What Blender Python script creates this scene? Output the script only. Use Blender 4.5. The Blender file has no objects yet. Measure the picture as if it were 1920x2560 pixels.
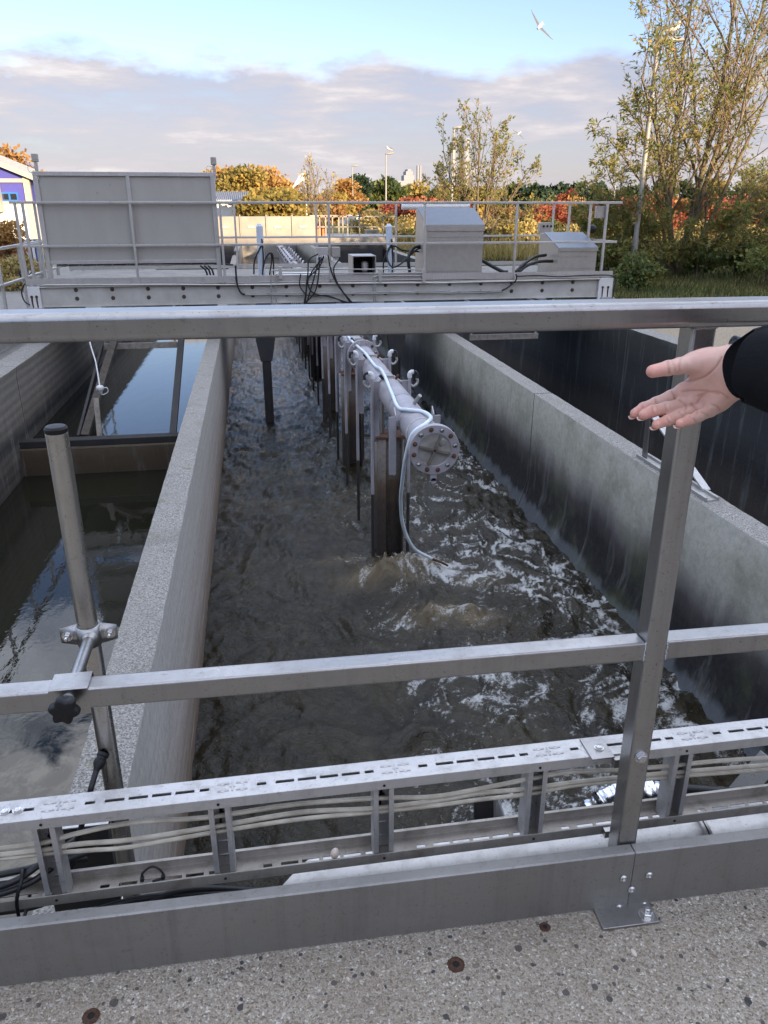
import bpy, bmesh, math, random
import numpy as np
from mathutils import Vector, Matrix

# ------------------------------------------------------------------ camera
sc = bpy.context.scene
COL = sc.collection
R = math.radians
CAM_Z, PITCH, YAW, FPX = 1.22, 21.699, 9.296, 1930.0
cd = bpy.data.cameras.new('camera'); cam = bpy.data.objects.new('camera', cd); COL.objects.link(cam)
cam.location = (0, 0, CAM_Z); cam.rotation_euler = (R(90 - PITCH), 0, R(-YAW))
cd.sensor_fit = 'VERTICAL'; cd.sensor_height = 36.0; cd.sensor_width = 27.0
cd.lens = 36.0 * FPX / 2560.0; cd.clip_start = 0.05; cd.clip_end = 5000
sc.camera = cam
sc.render.resolution_x, sc.render.resolution_y = 768, 1024

# ------------------------------------------------------------------ sky, sun, exposure
CIRRUS = 13.5
SUN_EL, SUN_AZ = 9.0, 155.0          # degrees; azimuth clockwise from +Y (behind the camera, to its right)
w = bpy.data.worlds.new('World'); sc.world = w; w.use_nodes = True
nt = w.node_tree; nt.nodes.clear()
def nn(t, **k):
    n = nt.nodes.new(t)
    for a, b in k.items(): setattr(n, a, b)
    return n
wo = nn('ShaderNodeOutputWorld'); bg = nn('ShaderNodeBackground'); bg.inputs[1].default_value = 0.12
sky = nn('ShaderNodeTexSky', sky_type='NISHITA', sun_disc=False)
sky.sun_elevation = R(SUN_EL); sky.sun_rotation = R(SUN_AZ); sky.altitude = 10; sky.air_density = 1.0
sky.dust_density = 0.6; sky.ozone_density = 1.6
tc = nn('ShaderNodeTexCoord'); sep = nn('ShaderNodeSeparateXYZ'); nt.links.new(tc.outputs['Generated'], sep.inputs[0])
def wm(op, a, b=None, c=None, clamp=False):
    n = nn('ShaderNodeMath', operation=op, use_clamp=clamp)
    for i, x in enumerate((a, b, c)):
        if x is None: continue
        if isinstance(x, (int, float)): n.inputs[i].default_value = x
        else: nt.links.new(x, n.inputs[i])
    return n.outputs[0]
def wramp(fac, stops):
    n = nn('ShaderNodeValToRGB'); el = n.color_ramp.elements
    while len(el) < len(stops): el.new(0.5)
    for e, (p, c) in zip(el, stops): e.position = p; e.color = (*c, 1) if len(c) == 3 else c
    nt.links.new(fac, n.inputs[0]); return n.outputs[0]
az = wm('ARCTAN2', sep.outputs[0], sep.outputs[1])
el_ = wm('ARCSINE', sep.outputs[2])
def cloudnoise(sx, sy, scale, detail=6, rough=.55, off=0.0):
    cb = nn('ShaderNodeCombineXYZ'); nt.links.new(wm('MULTIPLY', az, sx), cb.inputs[0]); nt.links.new(wm('MULTIPLY', el_, sy), cb.inputs[1]); cb.inputs[2].default_value = off
    n = nn('ShaderNodeTexNoise'); n.inputs['Scale'].default_value = scale; n.inputs['Detail'].default_value = detail; n.inputs['Roughness'].default_value = rough
    nt.links.new(cb.outputs[0], n.inputs['Vector']); return n.outputs['Fac']
n1 = cloudnoise(1, 2.5, 9.0, 7, .58); n2 = cloudnoise(1, 5.5, 7.0, 6, .6, 3.1); n3 = cloudnoise(1, 2.6, 3.4, 6, .55, 7.7)
# stratocumulus bank lying round the horizon, its upper edge about nine degrees up and ragged
edge = wm('ADD', wm('MULTIPLY', wm('SUBTRACT', n1, .5), .10), .158)
bank = wm('MULTIPLY', wm('SUBTRACT', edge, el_), 40.0, clamp=True)
bank = wm('MULTIPLY', bank, wm('MULTIPLY_ADD', n2, 1.0, .42, clamp=True), clamp=True)
# thin bright cirrus: wisps from ten degrees up, with an unseen veil above added to brighten the shaded foreground
veil = wm('MULTIPLY', wm('SUBTRACT', el_, .205), 3.0, clamp=True)
wisp = wm('ADD', wm('MULTIPLY_ADD', wm('SUBTRACT', n3, .5), 2.6, -.42), wm('MULTIPLY', veil, .60))
wisp = wm('MULTIPLY', wm('MULTIPLY', wisp, 2.0, clamp=True), .85)
shade = wramp(n2, [(.30, (.48, .48, .60)), (.46, (.62, .60, .705)), (.58, (.80, .755, .81)), (.74, (1.12, 1.05, 1.02))])
cs = nn('ShaderNodeVectorMath', operation='SCALE'); nt.links.new(shade, cs.inputs[0]); cs.inputs['Scale'].default_value = 2.75
tint = nn('ShaderNodeMixRGB', blend_type='MULTIPLY'); tint.inputs[0].default_value = 1.0; tint.inputs[2].default_value = (.84, .79, 1.0, 1)
nt.links.new(sky.outputs[0], tint.inputs[1])
mx = nn('ShaderNodeMixRGB'); nt.links.new(wm('MULTIPLY', bank, .96), mx.inputs[0]); nt.links.new(cs.outputs[0], mx.inputs[2])
mx2 = nn('ShaderNodeMixRGB'); nt.links.new(wisp, mx2.inputs[0]); nt.links.new(tint.outputs[0], mx2.inputs[1]); mx2.inputs[2].default_value = (CIRRUS * .90, CIRRUS * .955, CIRRUS * 1.08, 1)
nt.links.new(mx2.outputs[0], mx.inputs[1])
nt.links.new(mx.outputs[0], bg.inputs[0]); nt.links.new(bg.outputs[0], wo.inputs[0])

sd = bpy.data.lights.new('sun', 'SUN'); sun = bpy.data.objects.new('sun', sd); COL.objects.link(sun)
sd.energy = 4.8; sd.angle = R(0.6); sd.color = (1.0, 0.77, 0.52)
sv = Vector((math.sin(R(SUN_AZ)) * math.cos(R(SUN_EL)), math.cos(R(SUN_AZ)) * math.cos(R(SUN_EL)), math.sin(R(SUN_EL))))
sun.rotation_euler = sv.to_track_quat('Z', 'Y').to_euler(); sun.location = (30, -60, 25)
vs = sc.view_settings; vs.view_transform = 'Standard'; vs.look = 'None'; vs.gamma = 1.0; vs.use_curve_mapping = False
vs.exposure = 1.45

# ------------------------------------------------------------------ helpers
_cp, _sp, _cy, _sy = math.cos(R(PITCH)), math.sin(R(PITCH)), math.cos(R(YAW)), math.sin(R(YAW))
def at(px, py, Y):
    """survey point: the spot at distance Y down the channel that was measured at (px, py) in the 1920x2560 photo"""
    a, b = (px - 960) / FPX, (1280 - py) / FPX
    f = _cp + b * _sp; u = b * _cp - _sp
    x = a * _cy + f * _sy; y = -a * _sy + f * _cy
    return Vector((x / y * Y, Y, CAM_Z + u / y * Y))
def X(px, py, Y): return at(px, py, Y).x
def Z(px, py, Y): return at(px, py, Y).z

WLOC = {}
def _new(name, me, loc, parent):
    o = bpy.data.objects.new(name, me); COL.objects.link(o)
    WLOC[o.name] = Vector(loc)
    if parent is not None:
        o.parent = parent; o.location = Vector(loc) - WLOC[parent.name]
    else: o.location = loc
    return o
def tag(o, label=None, cat=None, group=None, kind=None):
    if label: o['label'] = label
    if cat: o['category'] = cat
    if group: o['group'] = group
    if kind: o['kind'] = kind
    return o
def thing(name, label, cat, loc, group=None):
    return tag(_new(name, None, loc, None), label, cat, group)
def inst(o, d, parent=None, name=None):
    """copy of one mesh object shifted by d"""
    c = o.copy(); COL.objects.link(c)
    WLOC[c.name] = WLOC[o.name] + Vector(d)
    p = parent if parent is not None else o.parent
    c.parent = p; c.location = WLOC[c.name] - (WLOC[p.name] if p is not None else Vector((0, 0, 0)))
    return c

class MB:
    def __init__(s): s.v = []; s.f = []; s.attr = []
    def add(s, vs, fs, a=0.0):
        o = len(s.v); s.v.extend([tuple(x) for x in vs]); s.f.extend([tuple(i + o for i in q) for q in fs]); s.attr.extend([a] * len(fs)); return s
    def box(s, x0, x1, y0, y1, z0, z1, a=0.0):
        return s.add([(x0,y0,z0),(x1,y0,z0),(x1,y1,z0),(x0,y1,z0),(x0,y0,z1),(x1,y0,z1),(x1,y1,z1),(x0,y1,z1)],
                     [(3,2,1,0),(4,5,6,7),(0,1,5,4),(1,2,6,5),(2,3,7,6),(3,0,4,7)], a)
    def bar(s, p0, p1, w, h, up=(0,0,1), a=0.0):
        p0, p1 = Vector(p0), Vector(p1); d = (p1 - p0).normalized(); u = Vector(up)
        sd_ = d.cross(u)
        if sd_.length < 1e-4: sd_ = d.cross(Vector((0,1,0)))
        sd_.normalize(); u = sd_.cross(d).normalized(); sd_ *= w / 2; u *= h / 2
        vs_ = [p0 - sd_ - u, p0 + sd_ - u, p0 + sd_ + u, p0 - sd_ + u, p1 - sd_ - u, p1 + sd_ - u, p1 + sd_ + u, p1 - sd_ + u]
        return s.add(vs_, [(0,1,2,3),(7,6,5,4),(0,4,5,1),(1,5,6,2),(2,6,7,3),(3,7,4,0)], a)
    def tube(s, path, r, n=10, caps=True, a=0.0):
        P = [Vector(p) for p in path]; m = len(P)
        rr = [r] * m if isinstance(r, (int, float)) else list(r)
        T = []
        for i in range(m):
            t = P[min(i + 1, m - 1)] - P[max(i - 1, 0)]
            T.append(t.normalized() if t.length > 1e-9 else Vector((0,0,1)))
        ref = Vector((0,0,1)) if abs(T[0].z) < .9 else Vector((1,0,0))
        u = (ref - T[0] * ref.dot(T[0])).normalized(); vs_ = []; fs = []
        for i in range(m):
            u = (u - T[i] * u.dot(T[i])); u = u.normalized() if u.length > 1e-6 else T[i].orthogonal().normalized()
            b = T[i].cross(u)
            for k in range(n):
                q = 2 * math.pi * k / n
                vs_.append(P[i] + (u * math.cos(q) + b * math.sin(q)) * rr[i])
        for i in range(m - 1):
            for k in range(n):
                k2 = (k + 1) % n
                fs.append((i*n + k, i*n + k2, (i+1)*n + k2, (i+1)*n + k))
        if caps:
            fs.append(tuple(range(n - 1, -1, -1))); fs.append(tuple((m-1)*n + k for k in range(n)))
        return s.add(vs_, fs, a)
    def cyl(s, p0, p1, r0, r1=None, n=12, a=0.0): return s.tube([p0, p1], [r0, r0 if r1 is None else r1], n, True, a)
    def lathe(s, prof, org, axis, n=24, a=0.0):
        """prof: list of (radius, distance along axis)"""
        ax = Vector(axis).normalized(); u = ax.orthogonal().normalized(); b = ax.cross(u); org = Vector(org); vs_ = []; fs = []
        for (r, t) in prof:
            for k in range(n):
                q = 2 * math.pi * k / n; vs_.append(org + ax * t + (u * math.cos(q) + b * math.sin(q)) * max(r, 1e-5))
        for i in range(len(prof) - 1):
            for k in range(n):
                k2 = (k + 1) % n; fs.append((i*n + k, i*n + k2, (i+1)*n + k2, (i+1)*n + k))
        return s.add(vs_, fs, a)
    def prism(s, poly, ext, a=0.0):
        P = [Vector(p) for p in poly]; e = Vector(ext); n = len(P)
        nrm = sum(((P[i] - P[0]).cross(P[(i+1) % n] - P[0]) for i in range(1, n - 1)), Vector())
        if nrm.dot(e) > 0: P.reverse()
        vs_ = P + [p + e for p in P]
        fs = [tuple(range(n)), tuple(range(2*n - 1, n - 1, -1))] + [((i+1) % n, i, n + i, n + (i+1) % n) for i in range(n)]
        return s.add(vs_, fs, a)
    def build(s, name, mat, parent=None, label=None, cat=None, group=None, kind=None, smooth=35, bevel=0.0, solid=0.0, attr=None, seg=2):
        v = np.array(s.v, dtype=float)
        c = Vector(((v[:,0].min() + v[:,0].max()) / 2, (v[:,1].min() + v[:,1].max()) / 2, v[:,2].min()))
        v -= np.array(c)
        me = bpy.data.meshes.new(name); me.from_pydata(v.tolist(), [], s.f)
        if attr:
            A = me.attributes.new(attr, 'FLOAT', 'FACE'); A.data.foreach_set('value', np.array(s.attr, dtype=np.float32))
        if smooth:
            me.shade_smooth(); me.set_sharp_from_angle(angle=R(smooth))
        me.materials.append(mat)
        o = _new(name, me, c, parent); tag(o, label, cat, group, kind)
        if solid:
            m = o.modifiers.new('s', 'SOLIDIFY'); m.thickness = solid; m.offset = 0
        if bevel:
            m = o.modifiers.new('b', 'BEVEL'); m.width = bevel; m.segments = seg; m.limit_method = 'ANGLE'; m.angle_limit = R(40)
        return o
def npmesh(name, v, f, mat, parent=None, smooth=True, fattr=None, vattr=None, **kw):
    v = np.asarray(v, dtype=float); f = np.asarray(f, dtype=np.int32)
    c = Vector(((v[:,0].min() + v[:,0].max()) / 2, (v[:,1].min() + v[:,1].max()) / 2, v[:,2].min()))
    me = bpy.data.meshes.new(name); n, k = f.shape
    me.vertices.add(len(v)); me.vertices.foreach_set('co', (v - np.array(c)).astype(np.float32).ravel())
    me.loops.add(n * k); me.loops.foreach_set('vertex_index', f.ravel())
    me.polygons.add(n); me.polygons.foreach_set('loop_start', np.arange(0, n * k, k, dtype=np.int32))
    me.update(calc_edges=True)
    for nm, dat in (fattr or {}).items():
        A = me.attributes.new(nm, 'FLOAT', 'FACE'); A.data.foreach_set('value', np.asarray(dat, dtype=np.float32))
    for nm, dat in (vattr or {}).items():
        A = me.attributes.new(nm, 'FLOAT', 'POINT'); A.data.foreach_set('value', np.asarray(dat, dtype=np.float32))
    if smooth: me.shade_smooth()
    me.materials.append(mat)
    o = _new(name, me, c, parent); tag(o, **kw); return o
def spline(pts, n=8):
    """Catmull-Rom through pts"""
    P = [Vector(p) for p in pts]; out = []
    Q = [P[0] * 2 - P[1]] + P + [P[-1] * 2 - P[-2]]
    for i in range(1, len(Q) - 2):
        for k in range(n):
            t = k / n; a, b, c, d = Q[i-1], Q[i], Q[i+1], Q[i+2]
            out.append(.5 * ((2*b) + (c - a) * t + (2*a - 5*b + 4*c - d) * t*t + (3*b - a - 3*c + d) * t**3))
    out.append(P[-1]); return out
def _hash(ix, iy, seed):
    n = (ix.astype(np.int64) * 374761393 + iy.astype(np.int64) * 668265263 + seed * 1442695041) & 0xffffffff
    n = ((n ^ (n >> 13)) * 1274126177) & 0xffffffff
    return (n ^ (n >> 16)) & 0xffffffff
def perlin(x, y, seed=0):
    ix = np.floor(x); iy = np.floor(y); fx = x - ix; fy = y - iy
    u = fx*fx*fx*(fx*(fx*6 - 15) + 10); v = fy*fy*fy*(fy*(fy*6 - 15) + 10)
    def g(a, b):
        t = _hash(ix + a, iy + b, seed) / 4294967296.0 * 2 * np.pi
        return np.cos(t) * (fx - a) + np.sin(t) * (fy - b)
    return (g(0,0)*(1-u) + g(1,0)*u)*(1-v) + (g(0,1)*(1-u) + g(1,1)*u)*v
def fbm(x, y, seed=0, o=4, gain=.5):
    s = 0; a = 1.0; f = 1.0
    for i in range(o): s = s + a * perlin(x * f, y * f, seed + i * 17); a *= gain; f *= 2.03
    return s

# ------------------------------------------------------------------ materials
class NT:
    def __init__(s, name):
        s.m = bpy.data.materials.new(name); s.m.use_nodes = True; s.t = s.m.node_tree; s.t.nodes.clear()
        s.out = s.n('ShaderNodeOutputMaterial'); s.b = s.n('ShaderNodeBsdfPrincipled'); s.l(s.b.outputs[0], s.out.inputs[0])
        s.geo = s.n('ShaderNodeNewGeometry'); s.pos = s.geo.outputs['Position']
    def n(s, t, **k):
        x = s.t.nodes.new(t)
        for a, b in k.items(): setattr(x, a, b)
        return x
    def l(s, a, b): s.t.links.new(a, b)
    def set(s, **k):
        for a, b in k.items():
            i = s.b.inputs[{'col': 'Base Color', 'rough': 'Roughness', 'metal': 'Metallic', 'spec': 'Specular IOR Level', 'ior': 'IOR', 'coat': 'Coat Weight', 'sss': 'Subsurface Weight'}[a]]
            if hasattr(b, 'node'): s.l(b, i)
            elif a == 'col': i.default_value = (*b, 1)
            else: i.default_value = b
        return s
    def math(s, op, a, b=None, c=None, clamp=False):
        n = s.n('ShaderNodeMath', operation=op, use_clamp=clamp)
        for i, x in enumerate((a, b, c)):
            if x is None: continue
            if isinstance(x, (int, float)): n.inputs[i].default_value = x
            else: s.l(x, n.inputs[i])
        return n.outputs[0]
    def scaled(s, k, vec=None):
        n = s.n('ShaderNodeVectorMath', operation='MULTIPLY'); s.l(vec if vec is not None else s.pos, n.inputs[0]); n.inputs[1].default_value = k; return n.outputs[0]
    def noise(s, scale, detail=4, rough=.55, vec=None, dist=0.0, out='Fac'):
        n = s.n('ShaderNodeTexNoise'); n.inputs['Scale'].default_value = scale; n.inputs['Detail'].default_value = detail; n.inputs['Roughness'].default_value = rough; n.inputs['Distortion'].default_value = dist
        s.l(vec if vec is not None else s.pos, n.inputs['Vector']); return n.outputs[out]
    def voro(s, scale, feature='F1', vec=None, rnd=1.0):
        n = s.n('ShaderNodeTexVoronoi', feature=feature); n.inputs['Scale'].default_value = scale; n.inputs['Randomness'].default_value = rnd
        s.l(vec if vec is not None else s.pos, n.inputs['Vector']); return n
    def ramp(s, fac, stops, interp='LINEAR'):
        n = s.n('ShaderNodeValToRGB'); n.color_ramp.interpolation = interp; el = n.color_ramp.elements
        while len(el) < len(stops): el.new(.5)
        for e, (p, c) in zip(el, stops): e.position = p; e.color = (c, c, c, 1) if isinstance(c, (int, float)) else (*c, 1)
        s.l(fac, n.inputs[0]); return n.outputs[0]
    def mix(s, fac, a, b, mode='MIX'):
        n = s.n('ShaderNodeMixRGB', blend_type=mode)
        for i, x in enumerate((fac, a, b)):
            if hasattr(x, 'node'): s.l(x, n.inputs[i])
            elif isinstance(x, (int, float)): n.inputs[i].default_value = x if i == 0 else (x, x, x, 1)
            else: n.inputs[i].default_value = (*x, 1)
        return n.outputs[0]
    def bump(s, h, strength=.3, dist=.01):
        n = s.n('ShaderNodeBump'); n.inputs['Strength'].default_value = strength; n.inputs['Distance'].default_value = dist
        s.l(h, n.inputs['Height']); s.l(n.outputs[0], s.b.inputs['Normal']); return s
    def sepz(s):
        n = s.n('ShaderNodeSeparateXYZ'); s.l(s.pos, n.inputs[0]); return n.outputs
    def attr(s, name):
        n = s.n('ShaderNodeAttribute'); n.attribute_name = name; return n.outputs['Fac']
M = {}
def steel(name, base=(.60,.59,.57), r0=.26, r1=.46, dirt=(.20,.16,.12), damt=.35, scale=9, metal=1.0, spots=True):
    t = NT(name); a = t.noise(scale, 6, .6); b = t.noise(140, 3, .5, t.scaled((.15, 1, 1)))
    c = t.mix(t.math('MULTIPLY', t.ramp(a, [(.5, 0.0), (.75, 1.0)]), damt), base, dirt)
    c = t.mix(t.math('MULTIPLY', b, .25), c, tuple(x * .72 for x in base))
    if spots:
        run = t.noise(1.0, 6, .7, t.scaled((42, 42, 1.6))); c = t.mix(t.math('MULTIPLY', t.ramp(run, [(.50, 0.0), (.70, 1.0)]), .38), c, tuple(x * .55 for x in base))
        c = t.mix(t.math('MULTIPLY', t.ramp(t.noise(2.6, 4, .6), [(.38, 0.0), (.66, 1.0)]), .30), c, tuple(x * .68 for x in base))
        c = t.mix(t.math('MULTIPLY', t.ramp(t.noise(75, 4, .7), [(.60, 0.0), (.70, 1.0)]), .45), c, (.20, .18, .15))
        sp = t.ramp(t.noise(260, 2, .5), [(.66, 0.0), (.73, 1.0)])
        c = t.mix(t.math('MULTIPLY', sp, .55), c, (.13, .11, .09))
    rr = t.n('ShaderNodeMapRange'); t.l(a, rr.inputs[0]); rr.inputs[1].default_value = .3; rr.inputs[2].default_value = .75; rr.inputs[3].default_value = r0; rr.inputs[4].default_value = r1
    t.set(col=c, metal=metal, rough=rr.outputs[0]).bump(t.math('ADD', t.math('MULTIPLY', b, .5), a), .12, .004)
    M[name] = t.m; return t.m
steel('stainless', (.40,.392,.385), .26, .44)
steel('stainless_sheet', (.37,.362,.345), .56, .70, damt=.3)
steel('stainless_tube', (.50,.48,.45), .22, .38, dirt=(.24,.17,.10), damt=.4)
steel('galvanised', (.56,.55,.54), .40, .58, dirt=(.30,.28,.25), damt=.6, scale=30, metal=.75)
steel('aluminium', (.55,.53,.50), .42, .6, dirt=(.36,.33,.29), damt=.6, scale=6, metal=.75)
steel('dull_steel', (.42,.41,.39), .45, .62, dirt=(.16,.13,.10), damt=.6, scale=7, metal=.7)
steel('galvanised_dirty', (.40,.37,.33), .5, .68, dirt=(.13,.11,.075), damt=.85, scale=16, metal=.6)
steel('foil', (.80,.80,.82), .12, .3, damt=.1, spots=False)
steel('bolt_steel', (.62,.61,.6), .2, .35, damt=.2)
def plain(name, col, rough=.5, metal=0.0, var=.25, scale=12, bump=.0, spec=.5, dark=None):
    t = NT(name); a = t.noise(scale, 5, .6)
    d = dark or tuple(x * (1 - var) for x in col)
    t.set(col=t.mix(t.ramp(a, [(.35, 0.0), (.68, 1.0)]), col, d), rough=rough, metal=metal, spec=spec)
    if bump: t.bump(a, bump, .01)
    M[name] = t.m; return t.m
plain('black_plastic', (.006,.006,.007), .45, var=.2, spec=.35)
plain('black_rubber', (.008,.008,.009), .5, var=.3)
plain('dark_paint', (.016,.017,.022), .6, var=.5, scale=5, dark=(.03,.026,.02))
plain('cable_white', (.50,.46,.37), .5, var=.35, scale=20, dark=(.30,.26,.20))
plain('hose_white', (.68,.76,.82), .35, var=.15)
plain('pvc_white', (.55,.62,.70), .4, var=.15)
plain('fitting_white', (.62,.62,.62), .4, var=.2)
plain('beam_paint', (.50,.49,.45), .45, var=.3, scale=4, dark=(.38,.365,.32))
plain('cabinet_steel', (.40,.38,.345), .42, metal=.45, var=.12, scale=14)
plain('cabinet_lid_sky', (.07,.10,.15), .38, metal=.0, var=.2)  # blue of the reflected sky put into the lid colour
plain('rust', (.11,.05,.026), .9, var=.7, scale=60, bump=.3)
plain('rust_dark', (.09,.043,.024), .9, var=.6, scale=150, bump=.4)
plain('timber_grey', (.26,.23,.19), .8, var=.45, scale=20, bump=.3)
plain('hole_shade', (.006,.006,.006), .8)  # near-black stands in for the shade inside holes and openings
plain('shell', (.60,.50,.42), .5, var=.2, scale=200)
plain('lamp_paint', (.26,.25,.225), .5, var=.15)
plain('white_paint', (.66,.66,.64), .5, var=.12, scale=3)
plain('cream_trim', (.42,.38,.29), .6, var=.12)
plain('purple_cladding', (.06,.06,.30), .45, var=.15, scale=2)
plain('blue_frame', (.03,.14,.42), .4)
plain('blue_fence', (.07,.14,.42), .5, var=.2)
plain('window_glass', (.012,.014,.018), .06, spec=.8)
plain('roof_sheet', (.34,.36,.40), .4, metal=.3, var=.2, scale=1)
plain('facade_brick', (.17,.12,.09), .85, var=.35, scale=2.5)
plain('pale_panel', (.27,.245,.205), .5, metal=.2, var=.25, scale=2)
plain('far_white_hazed', (.20,.21,.24), .6, var=.1, scale=.1)  # distance haze put into the colour of the white works
plain('gull_white', (.45,.44,.42), .7, var=.1)
plain('gull_grey_shaded', (.10,.10,.11), .7, var=.15)  # plumage grey darkened to stand in for shade under the wings
plain('gull_dark', (.03,.03,.03), .7)
plain('beak', (.35,.12,.04), .5)
plain('flag_white', (.78,.78,.78), .7, var=.05)
plain('bark_light', (.15,.11,.07), .9, var=.5, scale=9, bump=.5, dark=(.075,.07,.04))
plain('bark_dark', (.055,.045,.032), .95, var=.5, scale=9, bump=.5)
plain('moss_tuft', (.10,.10,.02), .95, var=.5, scale=80, bump=.6)
plain('orange_paint', (.60,.16,.04), .6)

# exposed-aggregate walkway
t = NT('walkway_aggregate')
wob = t.n('ShaderNodeVectorMath', operation='ADD'); t.l(t.pos, wob.inputs[0]); t.l(t.scaled((.006, .006, .006), t.noise(60, 3, .6, out='Color')), wob.inputs[1]); wp = wob.outputs[0]
v1 = t.voro(290, vec=wp); v2 = t.voro(58, vec=wp); v3 = t.voro(520); v4 = t.voro(150, vec=wp)
n0 = t.noise(3.2, 6, .65); ng = t.noise(330, 4, .7)
s1 = t.n('ShaderNodeSeparateColor'); t.l(v1.outputs['Color'], s1.inputs[0]); s4 = t.n('ShaderNodeSeparateColor'); t.l(v4.outputs['Color'], s4.inputs[0])
c1 = t.ramp(s1.outputs[0], [(.0, (.17,.14,.105)), (.22, (.34,.285,.22)), (.5, (.43,.38,.305)), (.75, (.52,.465,.385)), (.9, (.36,.32,.275)), (.97, (.75,.71,.64))])
st4 = t.math('MULTIPLY', t.math('GREATER_THAN', s4.outputs[0], .62), t.math('LESS_THAN', v4.outputs['Distance'], .42))
c1 = t.mix(t.math('MULTIPLY', st4, .8), c1, t.ramp(s4.outputs[1], [(.1, (.28,.23,.18)), (.5, (.45,.39,.31)), (.8, (.21,.20,.19)), (.95, (.58,.53,.45))]))
sepv = t.n('ShaderNodeSeparateColor'); t.l(v2.outputs['Color'], sepv.inputs[0])
pick = t.math('MULTIPLY', t.math('GREATER_THAN', sepv.outputs[0], .86), t.math('LESS_THAN', v2.outputs['Distance'], t.math('MULTIPLY_ADD', sepv.outputs[2], .30, .16)))
c2 = t.mix(pick, c1, t.mix(sepv.outputs[1], (.03,.034,.045), (.10,.09,.085)))
c3 = t.mix(t.ramp(ng, [(.38, .55), (.54, 0.0)]), c2, (.10,.085,.065))
c3 = t.mix(t.ramp(t.noise(700, 2, .5), [(.70, 0.0), (.78, .8)]), c3, (.62,.60,.56))
c3 = t.mix(t.ramp(n0, [(.40, 0.0), (.68, .45)]), c3, (.25,.205,.155))
t.set(col=c3, rough=.8, spec=.3).bump(t.math('ADD', t.math('ADD', t.math('MULTIPLY', v1.outputs['Distance'], -.7), t.math('MULTIPLY', v4.outputs['Distance'], -.8)), ng), .8, .004)
M['walkway'] = t.m
# top of the dividing walls: washed-out speckled concrete with a little lichen
t = NT('wall_top_concrete')
v1 = t.voro(90); n1_ = t.noise(130, 5, .75); n2_ = t.noise(2.2, 5, .65); n3_ = t.noise(7, 4, .6)
c = t.ramp(n1_, [(.36, (.06,.056,.05)), (.46, (.20,.19,.175)), (.55, (.34,.325,.30)), (.66, (.58,.56,.53))])
c = t.mix(t.ramp(n2_, [(.35, .0), (.7, .5)]), c, (.26,.245,.21))
c = t.mix(t.ramp(n3_, [(.60, 0.0), (.72, .6)]), c, (.15,.14,.05)); c = t.mix(t.ramp(t.noise(24, 4, .7), [(.64, 0.0), (.72, .7)]), c, (.07,.065,.055)); c = t.mix(t.ramp(t.noise(1.1, 5, .6, dist=.8), [(.52, 0.0), (.7, .45)]), c, (.13,.12,.10))
t.set(col=c, rough=.88, spec=.3).bump(n1_, .8, .008); M['wall_top'] = t.m
def z_low(t):
    m_ = t.n('ShaderNodeMapRange'); t.l(t.sepz()[2], m_.inputs[0]); m_.inputs[1].default_value = -1.55; m_.inputs[2].default_value = -.5; return m_.outputs[0]
def wallface(name, stops, streak=(.42,.41,.37), samt=.5, zband=.0, board=.0, warp=.16, green=.0, zshift=0.0):
    """stops: colour by height (z from -2 to 0), edges broken up by noise and vertical run-off streaks"""
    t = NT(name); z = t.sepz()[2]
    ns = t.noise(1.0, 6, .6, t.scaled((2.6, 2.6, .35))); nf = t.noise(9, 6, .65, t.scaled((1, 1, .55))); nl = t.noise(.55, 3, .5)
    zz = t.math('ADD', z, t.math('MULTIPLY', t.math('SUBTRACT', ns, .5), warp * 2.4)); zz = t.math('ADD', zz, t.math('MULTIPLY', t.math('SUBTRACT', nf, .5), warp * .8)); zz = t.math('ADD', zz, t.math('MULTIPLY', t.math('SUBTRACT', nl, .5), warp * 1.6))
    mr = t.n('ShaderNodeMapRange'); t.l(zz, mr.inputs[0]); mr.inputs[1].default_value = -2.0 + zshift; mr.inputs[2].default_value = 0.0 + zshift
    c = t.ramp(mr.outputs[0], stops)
    st = t.noise(1.0, 7, .7, t.scaled((7, 7, .8)))
    c = t.mix(t.math('MULTIPLY', t.ramp(st, [(.54, 0.0), (.68, 1.0)]), samt), c, streak)
    c = t.mix(t.math('MULTIPLY', t.ramp(t.noise(26, 6, .7), [(.4, 0.0), (.7, 1.0)]), .30), c, (.05,.05,.045))
    if green: c = t.mix(t.math('MULTIPLY', t.ramp(t.noise(1.8, 4, .6), [(.5, 0.0), (.66, 1.0)]), green), c, (.10,.115,.045))
    if zband:
        zb_ = t.noise(1.0, 6, .75, t.scaled((1, .9, 26))); zband = t.math('MULTIPLY', t.ramp(z_low(t), [(0, .9), (.40, .30), (1, .16)]), zband); c = t.mix(t.math('MULTIPLY', t.ramp(zb_, [(.42, 1.0), (.56, 0.0)]), zband), c, (.16,.115,.085)); c = t.mix(t.math('MULTIPLY', t.ramp(zb_, [(.56, 0.0), (.68, 1.0)]), zband), c, (.56,.50,.42))
    h = t.noise(18, 8, .7)
    if board:
        wv = t.n('ShaderNodeTexWave', wave_type='BANDS', bands_direction='Z'); wv.inputs['Scale'].default_value = 3.2; wv.inputs['Distortion'].default_value = 1.2; wv.inputs['Detail'].default_value = 3
        t.l(t.scaled((.12, .12, 1)), wv.inputs['Vector'])
        c = t.mix(t.math('MULTIPLY', wv.outputs['Fac'], board), c, (.06,.055,.05)); h = t.math('ADD', h, t.math('MULTIPLY', wv.outputs['Fac'], board * 1.6))
    t.set(col=c, rough=.8, spec=.35).bump(h, .45, .012); M[name] = t.m
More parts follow.
